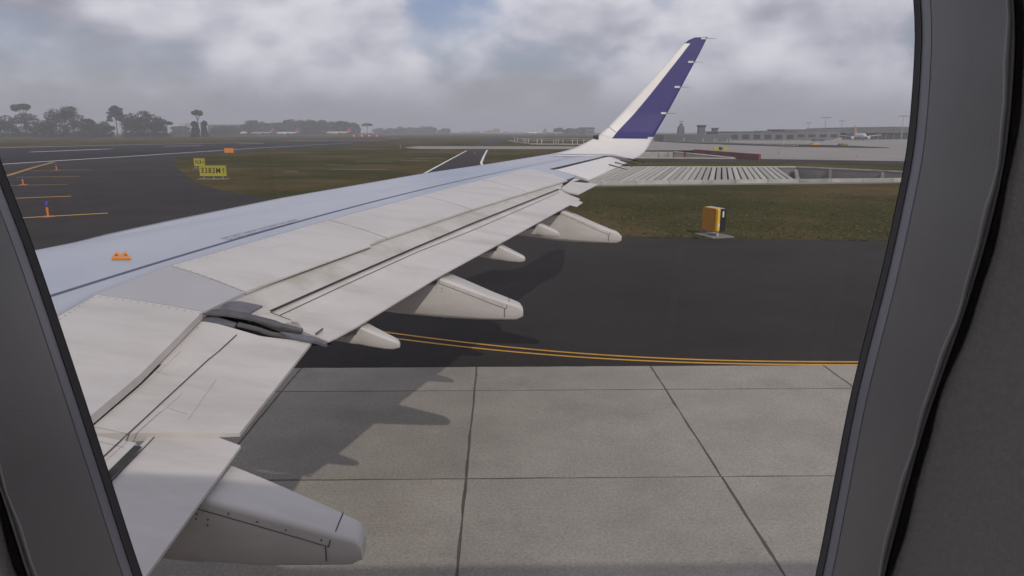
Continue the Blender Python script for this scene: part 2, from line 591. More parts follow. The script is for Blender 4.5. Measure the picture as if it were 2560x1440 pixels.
def chord(Y):
    return np.clip(4.0 - 0.2 * (Y - 5.4), 1.7, 5.0)


def camber(X, Y):
    c = chord(Y)
    q = np.clip((X - XLE0(Y)) / (0.36 * c), -0.05, 2.4)
    return 0.026 * c * q * (2 - q)


def base(X, Y):
    return 3.132 + 0.048 * (Y - 6.66) - 0.025 * (X - XLE0(Y)) + camber(X, Y)


def Xh(Y):
    return np.maximum(-2.07, -1.96 + 0.436 * (Y - 5.41))


def flapz(X, Y):
    return base(X, Y) - 0.13 * np.maximum(0, X - Xh(Y)) - 0.02


def flapz2(X, Y):
    return flapz(X, Y) - 0.012


def flapin(X, Y):
    return flapz(X, Y) - 0.035


def flaptab(X, Y):
    return flapz(X, Y) - 0.06


def deep(X, Y):
    return flapz(X, Y) - 0.09


def W(surf, *px):
    return [tuple(hit(p, surf)[:2]) for p in px]


def grid_panel(name, top, bot, surf, m, parent, nu=24, nv=8, gap=0.008, t0=0.03, t1=0.03, off=0.0, gaps=None, smooth=False, join=None):
    """ruled panel between two plan polylines, lying on a surface, with thickness"""
    A, B = resample(top, 200), resample(bot, 200)
    lu = (np.linalg.norm(A[0] - A[-1]) + np.linalg.norm(B[0] - B[-1])) / 2 + 1e-6
    lv = (np.linalg.norm(A[0] - B[0]) + np.linalg.norm(A[-1] - B[-1])) / 2 + 1e-6
    g = gaps or (gap, gap, gap, gap)                       # start, end, top, bottom
    us = np.linspace(g[0] / lu, 1 - g[1] / lu, nu + 1)
    vs_ = np.linspace(g[2] / lv, 1 - g[3] / lv, nv + 1)
    tt = np.linspace(0, 1, 200)
    P = np.zeros((nu + 1, nv + 1, 3))
    Q = P.copy()
    for i, u in enumerate(us):
        a = np.array([np.interp(u, tt, A[:, k]) for k in (0, 1)])
        b = np.array([np.interp(u, tt, B[:, k]) for k in (0, 1)])
        for j, v in enumerate(vs_):
            p = a + (b - a) * v
            z = float(surf(p[0], p[1])) + off
            P[i, j] = (p[0], p[1], z)
            Q[i, j] = (p[0], p[1], z - (t0 + (t1 - t0) * v))
    n1, n2 = nu + 1, nv + 1
    ix = lambda i, j: i * n2 + j
    k = n1 * n2
    verts = list(P.reshape(-1, 3)) + list(Q.reshape(-1, 3))
    d1 = P[-1, 0] - P[0, 0]
    d2 = P[0, -1] - P[0, 0]
    flip = (d1[0] * d2[1] - d1[1] * d2[0]) < 0
    fs = []
    for i in range(nu):
        for j in range(nv):
            q = (ix(i, j), ix(i + 1, j), ix(i + 1, j + 1), ix(i, j + 1))
            r = tuple(x + k for x in q[::-1])
            fs += [q, r]
    for i in range(nu):
        for j, o in ((0, 0), (nv, 1)):
            q = (ix(i, j), ix(i, j) + k, ix(i + 1, j) + k, ix(i + 1, j))
            fs.append(q if not o else q[::-1])
    for j in range(nv):
        for i, o in ((0, 0), (nu, 1)):
            q = (ix(i, j), ix(i, j + 1), ix(i, j + 1) + k, ix(i, j) + k)
            fs.append(q if not o else q[::-1])
    if flip:
        fs = [f[::-1] for f in fs]
    if join is not None:
        join.add(verts, fs)
        return join
    return mesh_obj(name, verts, fs, m, parent)


def wline(name, pts, width, surf, m, parent, up=0.004, n=60):
    P = resample(pts, n)
    return ribbon(name, P, width, 0, m, parent, zf=lambda x, y: float(surf(x, y)) + up)


# --- wing box with lower skin
Ys = np.linspace(0.35, 17.0, 60)
verts, faces, fm = [], [], []
NS = 14
LEX = lambda Y: np.interp(Y, LEY, LEXV)
le_hits = [hit(p, base) for p in ((90, 625), (250, 589), (400, 556), (700, 495), (1060, 433), (1240, 407), (1376, 385))]
slope0 = (le_hits[2][0] - le_hits[0][0]) / (le_hits[2][1] - le_hits[0][1])
LEY = [0.3] + [p[1] for p in le_hits] + [18.5]
LEXV = [le_hits[0][0] - slope0 * (le_hits[0][1] - 0.3)] + [p[0] for p in le_hits] + [le_hits[-1][0] + 0.58 * (18.5 - le_hits[-1][1])]
for Y in Ys:
    x0, x1 = LEX(Y), Xh(Y) - 0.03 if Y < 13 else min(Xh(Y) - 0.03, LEX(Y) + 1.35)
    c = chord(Y)
    ring = []
    for j in range(NS + 1):
        s = (j / NS) ** 1.6
        X = x1 + (x0 + 0.03 - x1) * (1 - s)
        ring.append((X, Y, float(base(X, Y)) - 0.055))
    for j in range(NS, -1, -1):
        s = (j / NS) ** 1.6
        X = x0 + (x1 - x0) * s
        th = 0.055 + 0.115 * c * (math.sqrt(max(s, 0)) * 1.45 - 1.1 * s + 0.02) * (0.9)
        ring.append((X - 0.02 * (1 - s), Y, float(base(X, Y)) - max(th, 0.06)))
    verts += ring
nr = 2 * (NS + 1)
for i in range(len(Ys) - 1):
    for j in range(nr):
        a, b = i * nr + j, i * nr + (j + 1) % nr
        faces.append((a, b, b + nr, a + nr))
        fm.append(1 if j < NS else 0)
mesh_obj('wing_box', verts, faces, M_GREY, air, mats=[M_WHITE, M_DARK], fmat=fm)

# --- upper skin ahead of the spoilers
LEpts = [(LEX(y), y) for y in np.linspace(0.35, le_hits[-1][1], 40)]
spoil_top = W(base, (425, 665), (820, 551), (1052, 489.5), (1205, 450), (1317, 422))
kA, kB = W(base, (239, 736), (510, 779))
hinge_in, hinge_out = W(base, (1383, 421), (1531, 386))
botpts = [(-3.0, 0.35), kA] + spoil_top + [hinge_in, hinge_out]
skin = grid_panel('wing_skin', LEpts, botpts, base, M_GREY, air, nu=120, nv=26, gap=0.0, t0=0.03, t1=0.035, smooth=True)
skin.data.polygons.foreach_set('use_smooth', [True] * len(skin.data.polygons))
# rounded leading edge
nose, nf = [], []
NY, NJ = 80, 8
for i, y in enumerate(np.linspace(0.35, le_hits[-1][1], NY)):
    x = LEX(y)
    r = 0.028 * chord(y)
    for j in range(NJ + 1):
        t = math.pi * j / NJ
        nose.append((x - 0.55 * r * math.sin(t), y, float(base(x, y)) - r + r * math.cos(t)))
for i in range(NY - 1):
    for j in range(NJ):
        a = i * (NJ + 1) + j
        nf.append((a, a + 1, a + NJ + 2, a + NJ + 1))
mesh_obj('leading_edge', nose, nf, mat('bare_leading_edge', (0.50, 0.51, 0.53), 0.3, metal=0.35, var=0.03), air, smooth=True)
# panel between the inner and outer spoilers, flush with the skin
kC = W(base, (425, 665), (612, 731))
grid_panel('kink_panel', [kA, kC[0]], [kB, kC[1]], base, M_KINK, air, nu=8, nv=8, gap=0.0, t0=0.03, t1=0.04)
grid_panel('root_skin', [(-3.0, 0.35), (-3.0, 0.6)], [(-2.07, 0.35), (-2.07, 0.6)], base, M_GREY, air, nu=2, nv=4, gap=0.0)
# outer fixed panel ahead of the aileron
op = W(base, (1317, 422), (1383, 421), (1415, 449), (1441, 440))
grid_panel('fixed_panel', [op[0], op[1]], [op[2], op[3]], base, M_GREY, air, nu=6, nv=4, gap=0.004)

# --- spoilers
sp_bot = W(base, (612, 731), (965, 595), (1177, 524), (1317, 481), (1419, 451))
for i in range(4):
    b0, b1 = sp_bot[i], sp_bot[i + 1]
    bots = [b0, b1]
    if i == 0:
        s1, s2 = W(base, (927, 617), (930, 608))
        bots = [b0, s1]
    grid_panel('spoiler', [spoil_top[i], spoil_top[i + 1]], bots if i else [b0, b1], base, M_WHITE, air, nu=12, nv=8,
               gaps=(0.010, 0.010, 0.012, 0.0), t0=0.03, t1=0.022, off=0.004)
ext = W(base, (612, 731), (927, 616.5), (921, 609), (635, 722))
grid_panel('spoiler_lip', [ext[3], ext[2]], [ext[0], ext[1]], base, M_WHITE, air, nu=6, nv=1, gap=0.0, t0=0.012, t1=0.012, off=0.007)
grid_panel('spoiler', [(-3.0, 0.5), W(base, (239, 737))[0]], [(-2.07, 0.5), W(base, (508, 780))[0]], base, M_WHITE, air, nu=14, nv=8,
           gaps=(0, 0.012, 0.014, 0.0), t0=0.03, t1=0.05, off=0.006)

# --- outer flap: soiled forward strip under the spoilers, then the flap itself
L1 = W(flapz, (677, 781), (860, 700), (1040, 621), (1180, 561), (1397, 474))
st = [(p[0] - 0.06, p[1] + 0.03) for p in W(flapz, (560, 757), (612, 733), (965, 597), (1177, 526), (1317, 483), (1419, 452))]
sb = W(flapz, (622, 786), (677, 781), (860, 700), (1040, 621), (1180, 561), (1397, 474), (1401, 473))
shroud = grid_panel('flap_shroud', st, sb, flapz, M_SHROUD, air, nu=60, nv=6, gap=0.0, t0=0.06, t1=0.05, off=-0.006)
grid_panel('flap', W(flapz2, (620, 786), (677, 781.5)), W(flapz2, (760, 824), (745, 806)), flapz2, M_FLAP, air, nu=6, nv=8, gap=0.0, t0=0.04, t1=0.03)
fl_top = W(flapz2, (677, 784), (860, 702.5), (1040, 624), (1180, 563.5), (1397, 476.5))
fl_bot = W(flapz2, (820, 853), (885, 820), (1100, 689), (1255, 605), (1425, 511.5), (1433, 507))
oflap = MB()
grid_panel('', fl_top, fl_bot, flapz2, None, None, nu=60, nv=8, gaps=(0, 0, 0.006, 0), t0=0.05, t1=0.012, join=oflap)
grid_panel('', W(flapz2, (1397, 476.5), (1402, 475)), W(flapz2, (1433, 507), (1450, 497)), flapz2, None, None, nu=4, nv=4, gap=0, t0=0.05, t1=0.012, join=oflap)
grid_panel('', W(flapz2, (1425, 511.5), (1444, 499.5)), W(flapz2, (1442, 516), (1457, 506)), flapz2, None, None, nu=3, nv=2, gap=0, t0=0.012, t1=0.01, join=oflap)
oflap.obj('flap', M_FLAP, air)
wline('flap_seam', W(flapz2, (700, 789), (860, 714), (1040, 632), (1180, 577), (1397, 482)), 0.008, flapz2, M_LINE, air, up=0.003)
wline('flap_gap', W(flapz2, (677, 782), (860, 700.5), (1040, 621.5), (1180, 561.5), (1397, 474.5)), 0.022, flapz2, M_DARK, air, up=0.014)
wline('flap_seam', W(flapz2, (677, 782), (727, 801)), 0.007, flapz2, M_LINE, air, up=0.004, n=8)

# --- fixed trailing edge piece between flap and aileron, aileron, black hinge gap
ft = W(flapz, (1403, 472), (1437, 446))
fb = W(flapz, (1445, 487), (1495, 461))
grid_panel('trailing_edge_panel', ft, fb, flapz, M_WHITE, air, nu=8, nv=6, gap=0.0, t0=0.04, t1=0.012, off=0.004)
at = W(base, (1389, 425), (1533, 388.5))
ab = W(base, (1472, 450), (1581, 400.5))
grid_panel('aileron', at, ab, base, M_WHITEB, air, nu=16, nv=8, gap=0.0, t0=0.05, t1=0.012, off=0.004)
wline('hinge_gap', W(base, (1379, 423.5), (1533, 387)), 0.075, base, M_DARK, air, up=0.006, n=20)
gp = W(base, (1407, 446.5), (1428, 440), (1415, 452), (1472, 451))
grid_panel('dark_recess', [gp[0], gp[1]], [gp[2], gp[3]], base, M_DARK, air, nu=4, nv=3, gap=0, t0=0.02, t1=0.02, off=-0.02)

# --- inner flap with its stepped tab
iflap = MB()
A_in = W(flapin, (500, 800), (592, 810), (779, 856))
B_in = W(flapin, (596, 1087))[0]
grid_panel('', [(-2.12, 3.42), (-2.12, A_in[0][1])], [(B_in[0], B_in[1] + 0.02), A_in[2]], flapin, None, None, nu=30, nv=20, gap=0, t0=0.06, t1=0.02, join=iflap)
C_in = W(flapin, (411, 1037), (264, 1174))
grid_panel('', [(-2.12, 0.4), (-2.12, 3.42)], [(C_in[1][0], 0.4), (C_in[0][0], 3.40)], flapin, None, None, nu=30, nv=12, gap=0, t0=0.06, t1=0.06, join=iflap)
iflap.obj('flap', M_FLAP, air)
D_in = W(flaptab, (416, 1046), (602, 1114), (525, 1217), (358, 1429))
grid_panel('flap_tab', [(C_in[1][0] + 0.035, 0.4), D_in[0]], [(D_in[3][0], 0.4), D_in[1]], flaptab, M_FLAP, air, nu=12, nv=6, gap=0.0, t0=0.05, t1=0.015)
wline('tab_gap', [(C_in[1][0] + 0.019, 0.4), (C_in[0][0] + 0.019, 3.38)], 0.038, flapin, M_DARK, air, up=-0.004, n=20)
wline('flap_seam', W(flapin, (592, 838), (521, 900), (400, 1012), (255, 1147)), 0.008, flapin, M_LINE, air, up=0.004)
wline('flap_seam', [(D_in[0][0] + 0.03, 0.4), (D_in[0][0] + 0.03, D_in[0][1] - 0.02)], 0.006, flaptab, M_LINE, air, up=0.003)
# fastener rows on the inner flap
riv = MB()
for a, b, n in (((400, 1030), (250, 1165), 40), ((540, 950), (470, 1050), 26), ((455, 985), (335, 1090), 30), ((232, 1068), (320, 1085), 16), ((250, 1105), (308, 1118), 12), ((420, 1020), (465, 1035), 10), ((330, 920), (420, 935), 14), ((300, 1010), (450, 880), 30)):
    pa, pb = hit(a, flapin), hit(b, flapin)
    for k in range(n):
        p = pa + (pb - pa) * (k / (n - 1))
        riv.box((p[0], p[1], float(flapin(p[0], p[1])) + 0.0012), (0.006, 0.006, 0.0015))
for a, b, n, sf in (((150, 800), (232, 748), 8, base), ((250, 745), (500, 787), 14, base), ((445, 668), (600, 728), 10, base), ((450, 664), (810, 560), 20, base), ((660, 590), (720, 600), 6, base), ((680, 622), (712, 612), 5, base)):
    pa, pb = hit(a, sf), hit(b, sf)
    for k in range(n):
        p = pa + (pb - pa) * (k / (n - 1))
        riv.box((p[0], p[1], float(sf(p[0], p[1])) + 0.0105), (0.010, 0.007, 0.002))
o = riv.obj('fasteners', mat('fastener_metal', (0.36, 0.33, 0.31), 0.5, var=0.1), air)
o['kind'] = 'stuff'

# --- dark mechanism in the gap between inner and outer flap
gapq = W(deep, (480, 800), (512, 770), (830, 858), (775, 862))
grid_panel('flap_gap_cavity', [gapq[0], gapq[1]], [gapq[3], gapq[2]], deep, M_DARK, air, nu=8, nv=12, gap=0, t0=0.03, t1=0.01)
pl = W(flapz, (560, 758), (600, 754), (657, 766))
pb_ = W(flapz, (553, 773), (590, 779), (623, 785.5))
grid_panel('seal_plate', pl, pb_, flapz, M_SEAMPLATE, air, nu=8, nv=4, gap=0, t0=0.02, t1=0.02, off=0.006)
rt = W(flapz, (509, 779), (554, 774), (622, 786), (690, 803), (758, 823.5))
rb = W(flapz, (503, 786), (560, 788), (640, 801), (700, 817), (752, 829.5))
grid_panel('rubber_rail', rt, rb, flapz, M_RUBBER, air, nu=20, nv=3, gap=0, t0=0.015, t1=0.015, off=0.007)
bt = W(flapin, (500, 791), (540, 794), (592, 809))
bb = W(flapin, (484, 802), (540, 809), (586, 817))
grid_panel('seal_plate', bt, bb, flapin, M_SEAMPLATE, air, nu=8, nv=3, gap=0, t0=0.015, t1=0.015, off=0.006)
bt = W(flapin, (598, 807), (650, 820), (700, 834), (748, 846))
bb = W(flapin, (592, 813), (645, 826), (694, 840), (740, 851))
grid_panel('rubber_rail', bt, bb, flapin, M_RUBBER, air, nu=12, nv=2, gap=0, t0=0.015, t1=0.015, off=0.005)
bt = W(flapz, (700, 826), (745, 832), (785, 838), (818, 853))
bb = W(flapz, (715, 834), (750, 843), (790, 850), (812, 857))
grid_panel('seal_end', bt, bb, flapz, M_SEAMPLATE, air, nu=8, nv=2, gap=0, t0=0.03, t1=0.02, off=-0.01)
p0, p1 = hit((790, 838), flapz), hit((807, 829), flapz)
MB().tube((p0[0], p0[1], p0[2] + 0.01), (p1[0], p1[1], p1[2] + 0.02), 0.008, n=6).obj('hinge_pin', M_RUBBER, air)

# --- walkway stripe, lettering, escape-rope fitting
stripe = W(base, (121, 734), (320, 676), (560, 609), (720, 567), (880, 520), (1040, 480), (1200, 441), (1300, 418.5), (1385, 401), (1500, 384))
s0 = stripe[0]
stripe = [(s0[0] - 1.6, s0[1] - 3.9)] + stripe
SPt = np.array(stripe)
fit = np.polyfit(SPt[1:, 1], SPt[1:, 0], 2)
Yst = np.linspace(1.2, SPt[-1, 1], 80)
wid = np.interp(Yst, [1.2, 9.5, 12, 15, 18], [0.034, 0.034, 0.028, 0.014, 0.01])
ribbon('walkway_stripe', [(np.polyval(fit, y), y) for y in Yst], wid, 0, M_STRIPE, skin, zf=lambda x, y: float(base(x, y)) + 0.003)
slat = [(LEX(y) + 0.035, y) for y in np.linspace(0.5, 13.5, 60)]
ribbon('slat_seam', slat, 0.007, 0, M_LINE, skin, zf=lambda x, y: float(base(x, y)) + 0.003)


def text_mesh(txt, size, m, name, parent, matrix, extrude=0.0, spacing=1.0, bold=0.0):
    cu = bpy.data.curves.new(name, 'FONT')
    cu.body = txt
    cu.size = size
    cu.extrude = extrude
    cu.space_character = spacing
    cu.align_x = 'CENTER'
    cu.align_y = 'CENTER'
    cu.resolution_u = 2
    cu.offset = bold
    t = bpy.data.objects.new(name, cu)
    COL.objects.link(t)
    dg = bpy.context.evaluated_depsgraph_get()
    me = bpy.data.meshes.new_from_object(t.evaluated_get(dg))
    bpy.data.objects.remove(t)
    me.materials.clear()
    me.materials.append(m)
    o = bpy.data.objects.new(name, me)
    COL.objects.link(o)
    me.transform(matrix)
    if parent is not None:
        o.parent = parent
    return o


# two rows of tiny marking letters beside the stripe (too small to read in the photo)
for r, (a, b, s) in enumerate((((556, 597), (742, 549.5), 0.052), ((570, 600.5), (735, 557.5), 0.052))):
    pa, pb = hit(a, base), hit(b, base)
    d = pb - pa
    ln = np.linalg.norm(d)
    xa = d / ln
    za = np.array([0, 0, 1.0])
    ya = np.cross(za, xa)
    c = (pa + pb) / 2
    mt = Matrix(((xa[0], ya[0], za[0], c[0]), (xa[1], ya[1], za[1], c[1]), (xa[2], ya[2], za[2], c[2] + 0.006), (0, 0, 0, 1)))
    o = text_mesh('DO NOT WALK OUTSIDE THIS AREA', 0.085, M_STRIPE, 'marking_letters', skin, Matrix.Identity(4))
    wx = max(v.co.x for v in o.data.vertices) - min(v.co.x for v in o.data.vertices)
    o.data.transform(mt @ Matrix.Diagonal((ln / wx, 0.85, 1, 1)))
# orange fitting: flat bracket with two round eyes
pc = hit((303, 643), base)
pl_, pr_ = hit((279, 650), base), hit((328, 650), base)
d = pr_ - pl_
ln = np.linalg.norm(d)
xa = d / ln
ya = hit((303, 633.5), base) - (pl_ + pr_) / 2
top_y = np.linalg.norm(ya[:2])
ya = ya / top_y
bm = bmesh.new()
out = [(-0.5, 0), (-0.27, 1.0), (-0.16, 0.95), (-0.04, 0.62), (0.04, 0.62), (0.16, 0.95), (0.27, 1.0), (0.5, 0)]
edges = []


def loop(pts):
    vs = [bm.verts.new(((p[0]) * ln, p[1] * top_y, 0)) for p in pts]
    for i in range(len(vs)):
        edges.append(bm.edges.new((vs[i], vs[(i + 1) % len(vs)])))


loop(out)
for cx in (-0.24, 0.24):
    loop([(cx + 0.085 * math.cos(t), 0.46 + 0.22 * math.sin(t)) for t in np.linspace(0, 2 * math.pi, 14)[:-1]])
bmesh.ops.triangle_fill(bm, edges=edges, use_beauty=True, normal=(0, 0, 1))
gx = bmesh.ops.extrude_face_region(bm, geom=list(bm.faces))
for v in [g for g in gx['geom'] if isinstance(g, bmesh.types.BMVert)]:
    v.co.z += 0.012
me = bpy.data.meshes.new('rope_fitting')
bm.normal_update()
bm.to_mesh(me)
bm.free()
me.materials.append(M_ORANGE)
c0 = (pl_ + pr_) / 2
me.transform(Matrix(((xa[0], ya[0], 0, c0[0]), (xa[1], ya[1], 0, c0[1]), (xa[2], ya[2], 1, c0[2] + 0.003), (0, 0, 0, 1))))
o = bpy.data.objects.new('rope_fitting', me)
COL.objects.link(o)
o.parent = skin
o['label'] = 'orange metal fitting with two round eyes'


# --- flap track fairings
def fairing(top_px, bot_px, Yn, Yf, seam=True, tailw=0.72, fwd=1.6, step=0.07):
    T = np.array([ony(p, Yn) for p in top_px])
    B = np.array([ony(p, Yn + 0.07) for p in bot_px])
    x0, x1 = T[0, 0], max(T[-1, 0], B[-1, 0])
    xs = np.r_[np.linspace(x0 - fwd, x0, 5)[:-1], x0 - 0.012, x0 + (x1 - x0) * (1 - (1 - np.linspace(0, 1, 20)) ** 1.5)]
    rings = []
    for x in xs:
        if x < x0:
            k = (x0 - x) / fwd
            zt = T[0, 2] - step - 0.05 * min(1.0, k * 3)
            zb = np.interp(x, B[:, 0], B[:, 2]) if x > B[0, 0] else B[0, 2] + 0.22 * ((B[0, 0] - x) / fwd)
        else:
            zt = np.interp(x, T[:, 0], T[:, 2])
            zb = np.interp(x, B[:, 0], B[:, 2])
        s = max(0.0, (x - x0) / (x1 - x0))
        wd = (Yf - Yn) * (1 - (1 - tailw) * s ** 1.15)
        yc = 0
        e = max(0.0, (s - 0.93) / 0.07)
        sh = math.sqrt(max(0.0, 1 - e * e * 0.5))
        wd *= sh
        yc = Yn + wd / 2 + (1 - sh) * 0.03
        zm = (zt + zb) / 2
        hh = (zt - zb) / 2 * (0.45 + 0.55 * sh)
        zt, zb = zm + hh, zm - hh
        h = zt - zb
        r = min(0.03, wd * 0.25, h * 0.3)
        pts = []
        hw = wd / 2
        for t in np.linspace(0, math.pi / 2, 5):
            pts.append((-hw + r - r * math.cos(t), zt - r + r * math.sin(t)))
        for t in np.linspace(math.pi / 2, 0, 5):
            pts.append((hw - r + r * math.cos(t), zt - r + r * math.sin(t)))
        pts.append((hw * 0.97, zt - h * 0.55))
        for t in np.linspace(0, math.pi, 9):
            pts.append((hw * 0.92 * math.cos(t), zb + h * 0.16 - h * 0.16 * math.sin(t)))
        pts.append((-hw * 0.97, zt - h * 0.55))
        rings.append([(x, yc + a, z) for a, z in pts])
    n = len(rings[0])
    vs = [p for r in rings for p in r]
    fs = []
    for i in range(len(rings) - 1):
        for j in range(n):
            a, b = i * n + j, i * n + (j + 1) % n
            fs.append((a, b, b + n, a + n))
    fs.append(tuple(range(n)))
    fs.append(tuple(range((len(rings) - 1) * n, len(rings) * n))[::-1])
    o = mesh_obj('flap_track_fairing', vs, fs, M_WHITE, air, smooth=True)
    o.data.set_sharp_from_angle(angle=math.radians(38))
    if seam:
        # seams on the near side: a long one below the top cover and an upright one ahead of the tail cap
        def strip(name, pts, hw_, horizontal):
            sv, sf = [], []
            for x, y, z in pts:
                if horizontal:
                    sv += [(x, y, z - hw_), (x, y, z + hw_)]
                else:
                    sv += [(x - hw_, y, z), (x + hw_, y, z)]
            for i in range(len(pts) - 1):
                sf.append((2 * i, 2 * i + 2, 2 * i + 3, 2 * i + 1))
            mesh_obj(name, sv, sf, M_LINE, o)
        yn = lambda x: Yn - 0.0025
        zt = lambda x: np.interp(x, T[:, 0], T[:, 2])
        zb = lambda x: np.interp(x, B[:, 0], B[:, 2])
        xa_, xb_ = x0 - 0.05, x0 + (x1 - x0) * 0.80
        line = [(x, yn(x), zt(x) - 0.055 - 0.02 * (x - xa_) / (xb_ - xa_)) for x in np.linspace(xa_, xb_, 14)]
        strip('cover_seam', line, 0.002, True)
        xc = xb_ - 0.015
        strip('cap_seam', [(xc, yn(xc) + 0.0 + (0.02 if k > 0.75 else 0), zt(xb_) - 0.075 - k * (zt(xb_) - zb(xc) - 0.085)) for k in np.linspace(0, 0.78, 6)], 0.0028, False)
        cap = [(xb_ + 0.018 * k, yn(xb_) + (0.0 if k < 0.4 else -0.0), zt(xb_ + 0.018 * k) - 0.075 * (1 - k)) for k in np.linspace(0, 0.55, 4)]
        strip('cap_seam', cap, 0.0028, False)
        wdx = (Yf - Yn) * (1 - (1 - tailw) * ((xb_ + 0.03 - x0) / (x1 - x0)) ** 1.4)
        xt = xb_ + 0.03
        ys = np.linspace(Yn + 0.025, Yn + wdx - 0.02, 5)
        sv, sf = [], []
        for yy in ys:
            sv += [(xt - 0.003, yy, zt(xt - 0.003) + 0.0015), (xt + 0.003, yy, zt(xt + 0.003) + 0.0015)]
        for i in range(4):
            sf.append((2 * i, 2 * i + 1, 2 * i + 3, 2 * i + 2))
        mesh_obj('cap_seam', sv, sf, M_LINE, o)
        dots = MB()
        for k in (0.1, 0.3, 0.5, 0.7, 0.95):
            x = xa_ + (xb_ - xa_) * k
            dots.box((x, yn(x), zt(x) - 0.035 - 0.015 * k), (0.006, 0.004, 0.006))
        for dx, dz in ((0.05, -0.085), (0.1, -0.10), (0.045, -0.11), (0.095, -0.13)):
            x = xa_ + dx
            dots.box((x, yn(x), zt(x) + dz), (0.006, 0.004, 0.006))
        dots.obj('fasteners', M_LINE, o)['kind'] = 'stuff'
    return o


def Yfor(px, z):
    r = ray(px)
    return (z - H) / r[2] * r[1]


zt1 = hit((488, 1243), flaptab)[2] - 0.03
fairing([(488, 1243), (640, 1283), (760, 1315), (850, 1340), (893, 1352), (902, 1368)], [(300, 1380), (385, 1397), (500, 1408), (650, 1413), (780, 1408), (885, 1402), (902, 1392)],
        Yfor((488, 1243), zt1), Yfor((585, 1152), zt1), tailw=0.46)
zt2 = hit((1092, 692), flapz2)[2] - 0.025
fairing([(1092, 692), (1160, 716), (1230, 742), (1285, 760), (1303, 766), (1308, 774)], [(930, 776), (980, 785), (1032, 789), (1110, 799), (1200, 801), (1290, 799), (1307, 791)],
        Yfor((1092, 692), zt2), Yfor((1141, 672), zt2), tailw=0.42)
zt3 = hit((1402, 525), flapz2)[2] - 0.025
fairing([(1402, 525), (1450, 545), (1500, 566), (1540, 581), (1550, 584), (1553, 589)], [(1320, 594), (1360, 602), (1420, 608), (1480, 609), (1540, 609), (1552, 603)],
        Yfor((1402, 525), zt3), Yfor((1428, 514), zt3), tailw=0.42)
for tp, bp_, px0, px1, z in (([(893, 812), (930, 828), (965, 842), (985, 850), (996, 857), (998, 861)], [(820, 842), (865, 853), (920, 864), (960, 869), (985, 870), (997, 866)], (893, 812), (916, 797), 2.81),
                             ([(1243, 611), (1270, 624), (1295, 635), (1308, 641), (1313, 645)], [(1195, 640), (1230, 648), (1270, 654), (1300, 655), (1312, 651)], (1243, 611), (1257, 603), 2.99),
                             ([(1340, 556), (1362, 565), (1383, 574), (1395, 580), (1399, 584)], [(1300, 582), (1330, 586), (1360, 591), (1385, 592), (1398, 589)], (1340, 556), (1352, 549), 3.05)):
    z = hit(px0, flapz2)[2] - 0.02
    fairing(tp, bp_, Yfor(px0, z), Yfor(px1, z), seam=False, tailw=0.42, fwd=0.7)

# --- blended winglet
tipLE = le_hits[-1]
zp0 = float(base(tipLE[0] + 0.8, 16.2))
prof = []
P0, P1, P2, P3 = np.array([16.2, zp0]), np.array([17.15, zp0 + 0.045]), np.array([17.35, zp0 + 0.32]), np.array([17.5, zp0 + 0.95])
for t in np.linspace(0, 1, 24):
    prof.append((1 - t) ** 3 * P0 + 3 * (1 - t) ** 2 * t * P1 + 3 * (1 - t) * t * t * P2 + t ** 3 * P3)
prof.append(P3 + (P3 - P2) * 5.0)
prof.insert(0, P0 + np.array([-6.0, -6 * 0.048]))


def onprof(px):
    r = ray(px)
    best = None
    for a, b in zip(prof[:-1], prof[1:]):
        # EYE + t r : (Y,z) on segment
        A = np.array([[r[1], -(b - a)[0]], [r[2], -(b - a)[1]]])
        rhs = np.array([a[0] - EYE[1], a[1] - EYE[2]])
        try:
            t, s = np.linalg.solve(A, rhs)
        except np.linalg.LinAlgError:
            continue
        if -1e-6 <= s <= 1 + 1e-6 and t > 0 and (best is None or t < best):
            best = t
    return EYE + best * r


tip_rows = [((1376, 385), (1531, 386.5), (1583, 397.5)), ((1405, 379), (1545, 381), (1597, 391)), ((1432, 371.5), (1552, 374), (1608, 383)), ((1455, 361), (1552, 366), (1617, 373)),
            ((1472, 352.5), (1545, 358), (1623, 362)), ((1487, 344.5), (1535, 351), (1627, 354)), ((1498, 337), (1530, 346), (1631, 347))]
up_rows = [((1498, 337), (1530, 346), (1631, 347)), ((1522, 316), (1545, 327), (1641, 330)), ((1560, 276), (1584, 286), (1666, 287)), ((1600, 232), (1626, 236), (1692, 239)),
           ((1640, 188), (1662, 190), (1717, 192)), ((1680, 143), (1697, 146), (1742, 146)), ((1709, 110), (1724, 110.5), (1761, 109)),
           ((1722, 100), (1738, 100), (1765, 100)), ((1737, 93.5), (1750, 93), (1769, 91.5))]


def lens(rows, nsub, splits, th):
    """rows of (leading, split, trailing) pixels -> front/back grids"""
    R = [[onprof(p) for p in r] for r in rows]
    # resample rows along height
    K = len(R)
    out = []
    for q in np.linspace(0, K - 1, nsub):
        i = min(int(q), K - 2)
        f = q - i
        out.append([R[i][k] * (1 - f) + R[i + 1][k] * f for k in range(3)])
    front, back = [], []
    for r in out:
        a, s, b = r
        n1, n2 = splits
        line = [a + (s - a) * (i / n1) for i in range(n1)] + [s + (b - s) * (i / n2) for i in range(n2 + 1)]
        front.append(line)
    G_ = np.array(front)
    nrm = np.zeros_like(G_)
    du = np.gradient(G_, axis=0)
    dv = np.gradient(G_, axis=1)
    nrm = np.cross(dv, du)
    nrm /= np.linalg.norm(nrm, axis=2)[:, :, None] + 1e-9
    if nrm[len(nrm) // 2, 3, 1] > 0:
        nrm = -nrm                                         # front faces the fuselage
    cdist = np.linalg.norm(G_ - G_[:, :1], axis=2)
    s = cdist / cdist[:, -1:]
    tk = th * (np.sqrt(np.clip(s, 0, 1)) * 2.6 - 2.5 * s - 0.1 * s * s) + 0.004
    Bk = G_ - nrm * tk[:, :, None]
    return G_, Bk


